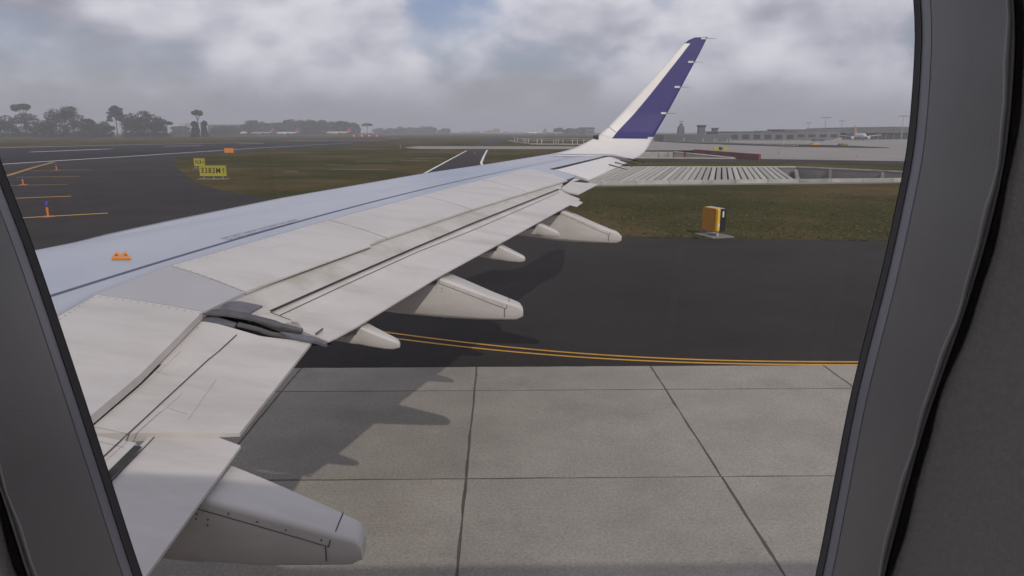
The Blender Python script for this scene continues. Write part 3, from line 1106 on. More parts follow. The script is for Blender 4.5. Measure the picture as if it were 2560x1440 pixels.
def lens_obj(name, G_, Bk, mats, colfn, parent):
    a, b = G_.shape[:2]
    vs = list(G_.reshape(-1, 3)) + list(Bk.reshape(-1, 3))
    k = a * b
    fs, fm_ = [], []
    for i in range(a - 1):
        for j in range(b - 1):
            q = (i * b + j, i * b + j + 1, (i + 1) * b + j + 1, (i + 1) * b + j)
            fs += [q, tuple(x + k for x in q[::-1])]
            c = colfn(i, j)
            fm_ += [c, c]
    for i in range(a - 1):
        for j in (0, b - 1):
            q = (i * b + j, (i + 1) * b + j, (i + 1) * b + j + k, i * b + j + k)
            fs.append(q)
            fm_.append(colfn(i, min(j, b - 2)))
    for j in range(b - 1):
        for i in (0, a - 1):
            q = (i * b + j, i * b + j + 1, i * b + j + 1 + k, i * b + j + k)
            fs.append(q)
            fm_.append(colfn(min(i, a - 2), j))
    return mesh_obj(name, vs, fs, mats[0], parent, smooth=True, mats=mats, fmat=fm_)


G1, B1 = lens(tip_rows, 22, (7, 12), 0.05)
tip = lens_obj('wing_tip', G1, B1, [M_WHITEB], lambda i, j: 0, air)
G2, B2 = lens(up_rows, 40, (4, 12), 0.055)
wl = lens_obj('winglet', G2, B2, [M_WHITEB, M_BLUE], lambda i, j: 1 if (j >= 4 or i >= 30) else 0, air)
wl['label'] = 'upswept winglet, blue with a white leading edge'
# seam across the white leading strip and the dark navigation lamp housing at its foot
pa, pb = onprof((1521, 317)), onprof((1541, 331))
MB().tube(pa + np.array([0, -0.004, 0]), pb + np.array([0, -0.004, 0]), 0.006, n=5).obj('winglet_seam', M_LINE, wl)
pn = onprof((1490, 345))
nv = MB()
for k, (dx, r) in enumerate(((0, 0.075), (-0.05, 0.07))):
    pass
nv.tube(pn + np.array([0.06, 0.02, 0.0]), pn + np.array([-0.07, 0.03, 0.01]), 0.075, 0.05, n=12)
nv.obj('navigation_lamp', M_GLASSD, wl)
# static dischargers
for px in ((1759, 96), (1727, 155), (1693, 217.5), (1659, 283), (1626, 345)):
    p = onprof(px)
    b = MB()
    b.box((p[0], p[1] - 0.012, p[2]), (0.13, 0.02, 0.045))
    hld = b.obj('wick_holder', mat('wick_holder_white', (0.75, 0.74, 0.70), 0.5, var=0.03), wl)
    MB().tube((p[0] + 0.03, p[1] - 0.02, p[2]), (p[0] + 0.30, p[1] - 0.01, p[2] - 0.005), 0.007, 0.003, n=5).obj('static_wick', M_RUBBER, wl)
for a, b in (((1522, 413.5), (1568, 424)), ((1537, 408), (1583, 417)), ((1551, 402.5), (1592, 411)), ((1566, 397), (1612, 407))):
    p = hit(a, base)
    q = ony(b, p[1] - 0.15)
    MB().tube((p[0], p[1], p[2] + 0.02), q, 0.012, 0.006, n=5).obj('static_wick', M_DARK, air)

# --- fuselage barrel, window opening and cabin lining
FC_Y, FC_Z = -1.66, 4.0


def cyl(Z, r):
    return FC_Y + math.sqrt(max(0.0, r * r - (Z - FC_Z) ** 2))


def oncyl(px, r):
    d = ray(px)
    # (EYE.y + t dy - cy)^2 + (EYE.z + t dz - cz)^2 = r^2
    oy, oz = EYE[1] - FC_Y, EYE[2] - FC_Z
    a = d[1] ** 2 + d[2] ** 2
    b = 2 * (oy * d[1] + oz * d[2])
    c = oy * oy + oz * oz - r * r
    t = (-b + math.sqrt(b * b - 4 * a * c)) / (2 * a)
    return EYE + t * d


PX = [(2285, 0), (2288, 120), (2271, 350), (2239, 525), (2200, 700), (2130, 980), (2085, 1210), (2040, 1440), (1985, 1650), (1870, 1850), (1650, 2000), (1300, 2060),
      (850, 2000), (600, 1860), (440, 1660), (355, 1440), (270, 1180), (180, 905), (85, 625), (0, 400), (-62, 215), (-98, 60), (-108, -100), (-85, -280), (10, -460),
      (200, -600), (600, -690), (1100, -720), (1600, -710), (1950, -630), (2150, -480), (2240, -310), (2275, -150)]


def closed_smooth(P, n):
    P = np.array(P, float)
    K = len(P)
    out = []
    for i in range(K):
        p0, p1, p2, p3 = P[i - 1], P[i], P[(i + 1) % K], P[(i + 2) % K]
        for t in np.linspace(0, 1, 12, endpoint=False):
            out.append(0.5 * (2 * p1 + (p2 - p0) * t + (2 * p0 - 5 * p1 + 4 * p2 - p3) * t * t + (3 * p1 - p0 - 3 * p2 + p3) * t ** 3))
    out = np.array(out + [out[0]])
    d = np.r_[0, np.cumsum(np.linalg.norm(np.diff(out, axis=0), axis=1))]
    t = np.linspace(0, d[-1], n, endpoint=False)
    return np.stack([np.interp(t, d, out[:, 0]), np.interp(t, d, out[:, 1])], 1)


NR = 180
ring = closed_smooth(PX, NR)
tang = np.roll(ring, -1, 0) - np.roll(ring, 1, 0)
tang /= np.linalg.norm(tang, axis=1)[:, None]
onrm = np.stack([tang[:, 1], -tang[:, 0]], 1)
if np.mean(np.sum(onrm * (ring - ring.mean(0)), 1)) < 0:
    onrm = -onrm


def side(vr, vl, vbr=None):
    """offset in photo pixels: right, left and lower right of the window"""
    o = np.where(ring[:, 0] > 1280, vr, vl).astype(float)
    if vbr is not None:
        k = np.clip((ring[:, 1] - 500) / 900, 0, 1) * (ring[:, 0] > 1280)
        o = o * (1 - k) + vbr * k
    # soften the change from one side to the other
    for _ in range(30):
        o = (np.roll(o, 1) + o + np.roll(o, -1)) / 3
    return o


def wring(off, r):
    return [oncyl(ring[i] + onrm[i] * off[i], r) for i in range(NR)]


def ring_obj(name, rings, m, parent, smooth=True):
    vs = [p for r in rings for p in r]
    fs = []
    for k in range(len(rings) - 1):
        for i in range(NR):
            a, b = k * NR + i, k * NR + (i + 1) % NR
            fs.append((a, b, b + NR, a + NR))
    return mesh_obj(name, vs, fs, m, parent, smooth=smooth)


z0 = np.zeros(NR)
o_seal, o_strip = side(13, 17), side(40, 44, 38)
o_lip, o_rev = side(226, 250, 140), side(250, 272, 160)
wob = np.array([4 * math.sin(i * 0.55) + 3 * math.sin(i * 1.15 + 1) + 2 * math.sin(i * 0.23) for i in range(NR)])
wob2 = np.array([3 * math.sin(i * 0.8 + 2) + 2.5 * math.sin(i * 1.7) for i in range(NR)])
o_w0 = o_rev + 17 + np.clip(wob, -9, 9)
win_parts = []
win_parts += [ring_obj('window_seal', [wring(z0, 1.955), wring(z0, 1.945), wring(o_seal, 1.943), wring(o_seal + 1, 1.935)], M_SEAL, air)]
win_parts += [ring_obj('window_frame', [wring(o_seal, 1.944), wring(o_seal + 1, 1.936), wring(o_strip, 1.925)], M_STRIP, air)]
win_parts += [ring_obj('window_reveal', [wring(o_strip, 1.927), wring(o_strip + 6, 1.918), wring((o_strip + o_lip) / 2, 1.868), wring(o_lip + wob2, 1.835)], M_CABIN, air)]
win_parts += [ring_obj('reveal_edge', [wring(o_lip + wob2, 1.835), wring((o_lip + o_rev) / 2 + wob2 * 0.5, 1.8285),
                           wring(o_rev - 3, 1.831), wring(o_rev, 1.840), wring(o_rev + 3, 1.872)], mat('pale_edge_plastic', (0.34, 0.325, 0.31), 0.55, var=0.2, vscale=30), air)]  # paler plastic, uneven in tone, along the inner edge of the reveal
# textured lining panel round the reveal, running on over wall and ceiling
big = []
WPITCH = 0.54
ctr = np.array([-0.035, 4.2])
w0 = wring(o_w0, 1.843)
lin = [wring(o_w0 + 1, 1.885), w0, wring(o_w0 + 5, 1.834)]
vs = [p for r in lin for p in r]
far_ = []
for i in range(NR):
    p = lin[-1][i]
    for_k = []
    d = np.array([p[0], p[2]]) - ctr
    kx = (WPITCH / 2 - 0.0008) / max(abs(d[0]), 1e-4)
    kz = 1.15 / max(abs(d[1]), 1e-4)
    q = ctr + d * min(kx, kz)
    for_k.append(q)
    far_.append(q)
NK = 14
for k in range(1, NK + 1):
    for i in range(NR):
        p = lin[-1][i]
        t = (k / NK) ** 1.5
        x = p[0] + (far_[i][0] - p[0]) * t
        z = p[2] + (far_[i][1] - p[2]) * t
        vs.append(np.array([x, cyl(z, 1.834), z]))
fs = []
for k in range(len(lin) + NK - 1):
    for i in range(NR):
        a, b = k * NR + i, k * NR + (i + 1) % NR
        fs.append((a, b, b + NR, a + NR))
win_parts += [mesh_obj('cabin_wall_panel', vs, fs, M_CABINW, air, smooth=True)]

# window pane
pr = wring(z0 + 4, 1.95)
cen = sum(pr) / NR
cen = np.array([cen[0], cyl(cen[2], 1.95), cen[2]])
vs = [cen]
for t in (0.5, 1.0):
    for p in pr:
        x, z = cen[0] + (p[0] - cen[0]) * t, cen[2] + (p[2] - cen[2]) * t
        vs.append((x, cyl(z, 1.95), z))
fs = [(0, 1 + i, 1 + (i + 1) % NR) for i in range(NR)] + [(1 + i, 1 + NR + i, 1 + NR + (i + 1) % NR, 1 + (i + 1) % NR) for i in range(NR)]
mg = bpy.data.materials.new('window_acrylic')
mg.use_nodes = True
t = mg.node_tree
t.nodes.clear()
mo = t.nodes.new('ShaderNodeOutputMaterial')
tr = t.nodes.new('ShaderNodeBsdfTransparent')
tr.inputs[0].default_value = (0.97, 0.975, 0.985, 1)
gl = t.nodes.new('ShaderNodeBsdfGlossy')
gl.inputs['Roughness'].default_value = 0.03
mx = t.nodes.new('ShaderNodeMixShader')
mx.inputs[0].default_value = 0.035
t.links.new(tr.outputs[0], mx.inputs[1])
t.links.new(gl.outputs[0], mx.inputs[2])
t.links.new(mx.outputs[0], mo.inputs[0])
win_parts += [mesh_obj('window_pane', vs, fs, mg, air, smooth=True)]

# outer barrel with rows of window openings; the opening we look through is cut round its own frame
NA = 72
XW = [0.62 + 0.53 * k for k in range(-1, 18)]
xs = sorted(set([-3.4, 6.4, -0.035 - 2.5 * WPITCH, -0.035 + 2.5 * WPITCH] + [s * (0.9 + 0.53 * k + e) for k in range(1, 15) for e in (-0.12, 0.12) for s in (1, -1) if -3.4 < s * (0.9 + 0.53 * k + e) < 6.4]))  # barrel cut short, both ends left open to let daylight into the cabin
zs_ang = []
angs = [2 * math.pi * k / NA for k in range(NA)]
fv, ff, ffm = [], [], []
for x in xs:
    for a in angs:
        fv.append((x, FC_Y + 2.0 * math.cos(a), FC_Z + 2.0 * math.sin(a)))
nx = len(xs)
for i in range(nx - 1):
    xm = (xs[i] + xs[i + 1]) / 2
    for k in range(NA):
        am = (angs[k] + math.pi / NA)
        zc = FC_Z + 2.0 * math.sin(am)
        starboard = math.cos(am) > 0
        if starboard and abs(xm + 0.035) < 2.5 * WPITCH and 3.5 < zc < 4.95:
            continue
        if 4.05 < zc < 4.55 and abs(xs[i + 1] - xs[i] - 0.24) < 0.01:
            continue
        a, b = i * NA + k, i * NA + (k + 1) % NA
        ff.append((a, b, b + NA, a + NA))
fus = mesh_obj('fuselage', fv, ff, M_WHITEB, air, smooth=True)
sol = fus.modifiers.new('skin', 'SOLIDIFY')
sol.thickness = 0.02
sol.offset = -1
# exterior skin patch round the window
pt = [wring(z0 - 2, 1.957), wring(z0 + 30, 2.0)]
vs = [p for r in pt for p in r]
for i in range(NR):
    p = pt[1][i]
    d = np.array([p[0], p[2]]) - ctr
    k = min((WPITCH / 2) / max(abs(d[0]), 1e-4), (0.803 if d[1] > 0 else 0.722) / max(abs(d[1]), 1e-4))
    q = ctr + d * max(1.005, k)
    vs.append(np.array([q[0], cyl(q[1], 2.003), q[1]]))
fs = []
for k in range(2):
    for i in range(NR):
        a, b = k * NR + i, k * NR + (i + 1) % NR
        fs.append((a, b, b + NR, a + NR))
win_parts += [mesh_obj('window_skin_panel', vs, fs, M_WHITEB, air, smooth=True)]
for k in (-2, -1, 1, 2):
    for wp in win_parts:
        c_ = wp.copy()
        COL.objects.link(c_)
        c_.parent = air
        c_.location.x = k * WPITCH
# cabin lining on the far side and the floor
MB().box((1.5, FC_Y, 3.08), (9.6, 3.4, 0.06)).obj('cabin_floor', mat('cabin_carpet', (0.20, 0.20, 0.22), 0.9, var=0.1, vscale=8), air)
# wing root fairing below the cabin
rf = []
rff = []
NX = 24
for i, x in enumerate(np.linspace(-8.2, 2.4, NX)):
    k = math.sin(math.pi * i / (NX - 1)) ** 0.5
    for j in range(9):
        a = -math.pi / 2 + (math.pi / 2 - 0.5) * j / 8
        r = 1.9 + 0.25 * k
        rf.append((x, FC_Y + (r + 0.05 * k) * math.cos(a), FC_Z - 0.1 * k + r * math.sin(a)))
for i in range(NX - 1):
    for j in range(8):
        a = i * 9 + j
        rff.append((a, a + 1, a + 10, a + 9))
mesh_obj('belly_fairing', rf, rff, M_WHITE, air, smooth=True)


# ------------------------------------------------------------------ taxi signs, lights and markers near by
def face_to(pa, pb):
    d = pb - pa
    return math.atan2(d[1], d[0])


def sign_board(name, label, cat, px_l, px_r, y_base, px_top, px_bot, text, arrow, legs):
    a, b = onz((px_l, y_base)), onz((px_r, y_base))
    c = (a + b) / 2
    wdt = np.linalg.norm(b - a)
    rz = face_to(a, b)
    s = c[1] / (F * 1.0)
    per = np.linalg.norm(onz((px_l, y_base)) - EYE) / F
    zt, zb = (y_base - px_top) * per, (y_base - px_bot) * per
    root = thing(name, label, cat, (c[0], c[1], 0.0), rz)
    MB().box((0, 0, (zt + zb) / 2), (wdt, 0.22, zt - zb)).obj('panel', M_SIGNY, root)
    for zz in (zt + 0.02, zb - 0.02):
        MB().box((0, 0, zz), (wdt + 0.06, 0.26, 0.04)).obj('frame_bar', mat('sign_frame', (0.30, 0.28, 0.10), 0.6, var=0.1), root)
    for k in range(legs):
        x = wdt * (-0.36 + 0.72 * k / max(1, legs - 1))
        MB().box((x, 0, zb / 2), (0.07, 0.07, zb)).obj('leg', M_STEEL, root)
    MB().box((0, 0, 0.02), (wdt * 1.12, 0.7, 0.04)).obj('concrete_pad', M_LCONC, root)
    hgt = zt - zb
    mt = Matrix.Translation((-wdt * 0.07, -0.116, (zt + zb) / 2)) @ Matrix.Rotation(math.pi / 2, 4, 'X')
    o = text_mesh(text, hgt * 0.80, M_BLACK, 'lettering', root, Matrix.Identity(4), spacing=1.15, bold=0.012)
    wx = max(v.co.x for v in o.data.vertices) - min(v.co.x for v in o.data.vertices)
    o.data.transform(mt @ Matrix.Diagonal((wdt * (0.74 if len(text) > 3 else 0.56) / wx, 1, 1, 1)))
    ar = MB()
    zc = (zt + zb) / 2
    q = hgt * 0.3
    if arrow == 'up':
        x = wdt * 0.415
        pts = [(x - 0.025, -q), (x + 0.025, -q), (x + 0.025, q * 0.55), (x + 0.12, q * 0.1), (x + 0.12, q * 0.4), (x, q), (x - 0.12, q * 0.4), (x - 0.12, q * 0.1), (x - 0.025, q * 0.55)]
    else:
        x = wdt * 0.34
        pts = [(x - 0.17, -0.03), (x + 0.08, -0.03), (x - 0.0, -0.14), (x + 0.06, -0.14), (x + 0.16, 0), (x + 0.06, 0.14), (x, 0.14), (x + 0.08, 0.03), (x - 0.17, 0.03)]
    n = len(pts)
    ar.add([(p[0], -0.116, zc + p[1]) for p in pts], [tuple(range(n))])
    o = ar.obj('arrow', M_BLACK, root)
    return root


sign_board('distance_sign', 'wide yellow runway distance sign reading 3383M with an upward arrow, on three legs', 'sign', 502, 567, 447.5, 418, 440, '3383M', 'up', 3)
sign_board('direction_sign', 'small yellow taxiway sign reading N3 with an arrow, behind the distance sign', 'sign', 487, 513, 420.5, 399, 415, 'N3', 'right', 2)

a, b = onz((563, 383.5)), onz((584, 383.5))
c = (a + b) / 2
per = c[1] / F
o = MB()
root = thing('marker_box', 'plain orange box marker standing on the grass beside the runway', 'marker', (c[0], c[1], 0), 0)
MB().box((0, 0, 7.2 * per), (21 * per, 0.5, 11 * per)).obj('board', M_ORANGE, root)
for s in (-1, 1):
    MB().box((s * 7 * per, 0, 1 * per), (0.08, 0.08, 2 * per)).obj('leg', M_STEEL, root)


def taxi_light(px, y_base, y_top, label, pad=True):
    c = onz((px, y_base))
    h = (y_base - y_top) * np.linalg.norm(c - EYE) / F
    k = h / 0.42
    root = thing('taxiway_edge_light', label, 'light', (c[0], c[1], 0.0))
    MB().tube((0, 0, 0.004), (0, 0, 0.028), 0.20 * k, 0.16 * k, n=16).obj('base_plate', mat('light_base', (0.45, 0.17, 0.08), 0.7, var=0.15), root)
    MB().tube((0, 0, 0.02), (0, 0, 0.27 * k), 0.024 * k, 0.034 * k, n=12).obj('post', M_ORANGE, root)
    MB().tube((0, 0, 0.27 * k), (0, 0, 0.30 * k), 0.03 * k, 0.04 * k, n=12).obj('collar', M_BLACK, root)
    le = MB().tube((0, 0, 0.30 * k), (0, 0, 0.38 * k), 0.036 * k, 0.034 * k, n=12).tube((0, 0, 0.38 * k), (0, 0, 0.42 * k), 0.034 * k, 0.012 * k, n=12)
    le.obj('lens', M_BLUEL, root)
    return root


taxi_light(120.5, 541.5, 510, 'blue-capped orange edge light on the first yellow shoulder bar, closest to the wing')
taxi_light(58, 462, 443.5, 'blue-capped orange edge light on the third yellow shoulder bar')
taxi_light(141.5, 425.3, 412, 'small orange edge light on the last yellow bar by the runway line')
taxi_light(1186.5, 385, 377, 'small pale light in the middle of the link taxiway')
taxi_light(1001, 370.5, 361, 'orange post light at the end of the pale crossing strip')
taxi_light(1308.5, 373.5, 365, 'small post light on the grass behind the pale crossing strip')
taxi_light(1946, 387, 380, 'dark edge light on the concrete apron close to the red barrier')
taxi_light(2140, 397, 389, 'dark edge light on the concrete apron in front of the parked aircraft')

# yellow and black guidance sign seen almost from its end
c = onz((1782, 590))
per = np.linalg.norm(c - EYE) / F
root = thing('guidance_sign', 'boxy taxiway sign, yellow front and black back, on a grey slab at the grass edge', 'sign', (c[0], c[1], 0.0), math.radians(-73))
zb, zt = 14 * per, 68 * per
Lw, Dp = 0.98, 0.46


def rbox(mbo, x0, x1, y0, y1, z0_, z1_, r):
    pts = []
    for cx, cy, a0 in ((x1 - r, z1_ - r, 0), (x0 + r, z1_ - r, 90), (x0 + r, z0_ + r, 180), (x1 - r, z0_ + r, 270)):
        for t in (0, 30, 60, 90):
            an = math.radians(a0 + t)
            pts.append((cx + r * math.cos(an), cy + r * math.sin(an)))
    n = len(pts)
    vs = [(p[0], y0, p[1]) for p in pts] + [(p[0], y1, p[1]) for p in pts]
    mbo.add(vs, [tuple(range(n)), tuple(range(2 * n - 1, n - 1, -1))] + [(i, n + i, n + (i + 1) % n, (i + 1) % n) for i in range(n)])
    return mbo


rbox(MB(), -Lw / 2, Lw / 2, -Dp / 2, -Dp / 2 + 0.07, zb, zt, 0.06).obj('front_panel', mat('sign_front', (0.45, 0.20, 0.015), 0.5, var=0.06), root)
rbox(MB(), -Lw / 2 - 0.012, Lw / 2 + 0.012, -Dp / 2 + 0.072, -0.045, zb - 0.01, zt + 0.01, 0.06).obj('rim', mat('sign_rim', (0.80, 0.52, 0.03), 0.5, var=0.05), root)
rbox(MB(), -Lw / 2, Lw / 2, -0.043, Dp / 2, zb, zt - 0.005, 0.03).obj('back_box', mat('sign_back', (0.018, 0.016, 0.018), 0.5, var=0.1), root)
MB().box((0, 0.07, zt + 0.004), (Lw * 0.94, 0.2, 0.014)).obj('lid', mat('sign_lid', (0.45, 0.43, 0.47), 0.4, var=0.05), root)
MB().box((Lw / 2 + 0.006, 0.10, zt - 0.22), (0.01, 0.07, 0.24)).obj('label_plate', M_WPAINT, root)
MB().box((Lw / 2 + 0.018, -0.09, zb + 0.25), (0.01, 0.06, 0.14)).obj('label_plate', M_WPAINT, root)
for s in (-1, 1):
    MB().tube((s * Lw * 0.33, 0, 0.02), (s * Lw * 0.33, 0, zb), 0.035, n=8).obj('leg', M_WPAINT, root)
pad = MB().box((0.0, 0.05, 0.025), (1.35, 1.0, 0.05)).obj('concrete_pad', M_WALLC, root)

# ------------------------------------------------------------------ sunken road: slatted beam canopy, parapet and retaining walls
und = thing('underpass', 'sunken road cutting with a slatted concrete beam roof and pale parapet along the grass', 'underpass')
DEP = -3.2


def wall_strip(name, a, b, z0_, z1_, th, m, parent):
    a, b = np.array(a[:2], float), np.array(b[:2], float)
    d = (b - a) / np.linalg.norm(b - a)
    nrm_ = np.array([-d[1], d[0]]) * th
    q = [a, b, b + nrm_, a + nrm_]
    return MB().prism([tuple(p) for p in q], z0_, z1_).obj(name, m, parent)


sheet('road_floor', [tuple(p) for p in hole], DEP, M_ASPH, und)
# near parapet in segments
n1, n2 = np.array(TR_N1[:2]), np.array(TR_N2[:2])
per = np.linalg.norm(onz((1700, 462)) - EYE) / F
SEG = 16
for k in range(SEG):
    p, q = n1 + (n2 - n1) * (k / SEG), n1 + (n2 - n1) * ((k + 1) / SEG)
    d = (q - p) / np.linalg.norm(q - p)
    wall_strip('parapet_block', p + d * 0.02, q - d * 0.02, DEP, 0.34, 0.45, M_BEAM, und)
wall_strip('kerb_face', n1 + np.array([0, -0.9]), n2 + np.array([0, -0.9]), -0.05, 0.06, 0.85, M_WALLC, und)
# far retaining walls with a pale coping
f1, f2, f3 = (np.array(p[:2]) for p in (TR_F1, TR_F2, TR_F3))
for a, b in ((f1, f2), (f2, f3)):
    wall_strip('retaining_wall', a, b, DEP, 0.0, 0.4, M_WALLC, und)
    wall_strip('coping', a + np.array([0, -0.1]), b + np.array([0, -0.1]), 0.002, 0.14, 0.5, M_BEAM, und)
ln = np.linalg.norm(f3 - f2)
for k in (0.17, 0.40, 0.62):
    p = f2 + (f3 - f2) * k
    MB().box((p[0], p[1] - 0.08, DEP / 2 - 0.02), (0.5, 0.16, -DEP - 0.04)).obj('buttress', M_WALLC, und)
# beams
vpd = onz((1805, 330.5))[:2] - EYE[:2]
vpd = vpd / np.linalg.norm(vpd)
nd = (n2 - n1) / np.linalg.norm(n2 - n1)
end_near = onz((1990, 452))[:2]
SP = 0.62
beam_me = None
for k in range(52):
    p = end_near - nd * (0.3 + SP * k)
    # far end: meet the line f1-f2
    A = np.array([[vpd[0], -(f2 - f1)[0]], [vpd[1], -(f2 - f1)[1]]])
    t, s = np.linalg.solve(A, f1 - p)
    q = p + vpd * (t - 0.25)
    p2 = p + vpd * 0.2
    if s < -0.2:
        break
    dd = q - p2
    ll = np.linalg.norm(dd)
    cx, cy = (p2 + q) / 2
    if beam_me is None:
        bo = MB().box((0, 0, 0), (1.0, 0.40, 0.4)).obj('beam', M_BEAM, und)
        beam_me = bo.data
    else:
        bo = bpy.data.objects.new('beam', beam_me)
        COL.objects.link(bo)
        bo.parent = und
    bo.location = (cx, cy, -0.12 + random.uniform(-0.02, 0.02))
    bo.rotation_euler = (0, 0, math.atan2(dd[1], dd[0]))
    bo.scale = (ll, 1, 1)
pier = end_near + nd * 0.25
q = np.array(f2)
dd = q - pier
MB().box(((pier + q)[0] / 2, (pier + q)[1] / 2, DEP / 2 - 0.05), (np.linalg.norm(dd) - 0.9, 0.35, -DEP - 0.2), math.atan2(dd[1], dd[0])).obj('end_wall', M_WALLC, und)

# second cutting beyond the first: pale wing wall and low kerb
w2 = thing('wing_wall', 'low pale concrete wall tapering away in front of the red barrier', 'wall')
a, b = onz((1560, 395)), onz((1682, 395))
per = np.linalg.norm(b - EYE) / F
wall_strip('wall_face', a, b, 0, 15 * per, 0.5, M_BEAM, w2)
c_, d_ = onz((1684, 395)), onz((1835, 397))
m_ = MB()
v = [(c_[0], c_[1], 0), (d_[0], d_[1], 0), (d_[0], d_[1] + 0.4, 0), (c_[0], c_[1] + 0.4, 0), (c_[0], c_[1], 14 * per), (d_[0], d_[1], 1.5 * per), (d_[0], d_[1] + 0.4, 1.5 * per), (c_[0], c_[1] + 0.4, 14 * per)]
bf = [(3, 2, 1, 0), (4, 5, 6, 7), (0, 1, 5, 4), (1, 2, 6, 5), (2, 3, 7, 6), (3, 0, 4, 7)]
m_.add(v, bf).obj('tapered_face', M_WALLC, w2)
cp = [(x, y - 0.12, z + 0.005) for x, y, z in v[4:6]] + [(x, y + 0.02, z + 0.005) for x, y, z in v[6:8]]
MB().add(cp + [(x, y, z + 0.14) for x, y, z in cp], bf).obj('coping', M_BEAM, w2)
wall_strip('kerb', np.array(a[:2]) + (0, -0.9), np.array(d_[:2]) + (0, -0.9), 0.0, 0.16, 0.4, M_BEAM, w2)
for px in (1646, 1670):
    p = onz((px, 395.5))
    MB().box((p[0], p[1], 7 * per), (0.12, 0.2, 13 * per)).obj('joint_strip', M_WALLC, w2)

# red barrier made of modules
a, b = onz((1735, 385.5)), onz((1899, 400.5))
rb_ = thing('barrier', 'long dark red site barrier on the far apron below the yellow sign', 'barrier')
nm = 14
hh = 12.5 * np.linalg.norm((a + b) / 2 - EYE) / F
for k in range(nm):
    p, q = a + (b - a) * (k / nm), a + (b - a) * ((k + 1) / nm)
    d = (q - p)[:2]
    l_ = np.linalg.norm(d)
    c = (p + q) / 2
    MB().box((c[0], c[1], hh / 2 + random.uniform(-0.01, 0.01)), (l_ - 0.06, 0.35, hh), math.atan2(d[1], d[0]), taper=1.0).obj('barrier_module', M_RED, rb_)
p = onz((1740, 395))
pr_ = thing('red_post', 'short dark red post by the tapering wall', 'post', (onz((1712, 396))[0], onz((1712, 396))[1], 0))
MB().tube((0, 0, 0), (0, 0, 0.75), 0.17, 0.2, n=10).obj('stem', M_RED, pr_)
MB().tube((0, 0, 0.75), (0, 0, 0.95), 0.26, 0.2, n=10).obj('head', M_RED, pr_)
c = onz((1823, 382))
per = np.linalg.norm(c - EYE) / F
rs = thing('apron_sign', 'low yellow apron sign with a dark centre behind the red barrier', 'sign', (c[0], c[1] + 6, 0), 0)
MB().box((0, 0, 8.5 * per), (34 * per, 0.3, 8 * per)).obj('panel', M_SIGNY, rs)
MB().box((0, -0.17, 8.5 * per), (9 * per, 0.03, 7 * per)).obj('dark_plate', M_BLACK, rs)
for s in (-1, 1):
    MB().box((s * 12 * per, 0, 2.3 * per), (0.1, 0.1, 4.6 * per)).obj('leg', M_STEEL, rs)


def railing(label, pts, posts, hpx):
    r = thing('guard_rail', label, 'railing')
    P = [onz(p) for p in pts]
    for p, q in zip(P[:-1], P[1:]):
        per_ = np.linalg.norm((p + q) / 2 - EYE) / F
        d = (q - p)[:2]
        c = (p + q) / 2
        MB().box((c[0], c[1], 0.16), (np.linalg.norm(d), 0.4, 0.32), math.atan2(d[1], d[0])).obj('kerb_beam', M_BEAM, r)
    for px in posts:
        y = np.interp(px, [p[0] for p in pts], [p[1] for p in pts])
        c = onz((px, y))
        per_ = np.linalg.norm(c - EYE) / F
        MB().box((c[0], c[1] - 0.25, hpx * per_ / 2), (2.1 * per_, 0.12, hpx * per_)).obj('post', M_BEAM, r)
    return r


railing('pale kerb with upright posts on the far apron beyond the red barrier', [(1688, 354.5), (1840, 359), (1986, 365)], [1709, 1757, 1785, 1791, 1817, 1825, 1864, 1906, 1958, 1992], 10)
rl = railing('long pale kerb and posts of the bridge deck behind the winglet', [(1272, 352), (1290, 356), (1330, 361), (1440, 362), (1560, 363)], [1287, 1294, 1310, 1315, 1321, 1343, 1354, 1384, 1390, 1396, 1407, 1431, 1443, 1459, 1520], 13)
p, q = onz((1300, 352)), onz((1600, 353))
zt_ = 4.2 - (344.5 - YH) * np.linalg.norm((p + q) / 2 - EYE) / F
d = (q - p)[:2]
c = (p + q) / 2
bd = thing('bridge_deck', 'low grey road bridge deck carried on the posts behind the winglet', 'bridge')
MB().box((c[0], c[1], zt_ - 0.2), (np.linalg.norm(d), 3.0, 0.4), math.atan2(d[1], d[0])).obj('deck', M_WALLC, bd)
MB().box((c[0], c[1] - 1.6, zt_ - 0.9), (np.linalg.norm(d), 0.15, 0.18), math.atan2(d[1], d[0])).obj('lower_beam', M_BEAM, bd)
for k in range(12):
    p_ = p + (q - p) * ((k + 0.5) / 12)
    MB().box((p_[0], p_[1] + 0.6, (zt_ - 0.4) / 2), (0.35, 0.5, zt_ - 0.4)).obj('pier', M_WALLC, bd)

# approach lights beside the runway
for k, px in enumerate((885, 905, 923.5, 942)):
    c = onz((px, 343))
    per = np.linalg.norm(c - EYE) / F
    t_ = thing('approach_light', 'red glowing slope light in the row of four beside the runway', 'light', (c[0], c[1], 0), 0, 'row of four red slope lights')
    MB().box((0, 0.3, 3.2 * per), (5 * per, 1.0, 3.4 * per)).obj('housing', M_BLDG, t_)
    MB().tube((0, -0.22, 3.5 * per), (0, -0.3, 3.5 * per), 1.7 * per, n=12).obj('lamp', MATS.get('red_lamp') or emit('red_lamp', (0.9, 0.06, 0.10), 1.3), t_)
    for s in (-1, 1):
        MB().box((s * 1.5 * per, 0.3, 0.8 * per), (0.1, 0.1, 1.6 * per)).obj('leg', M_STEEL, t_)


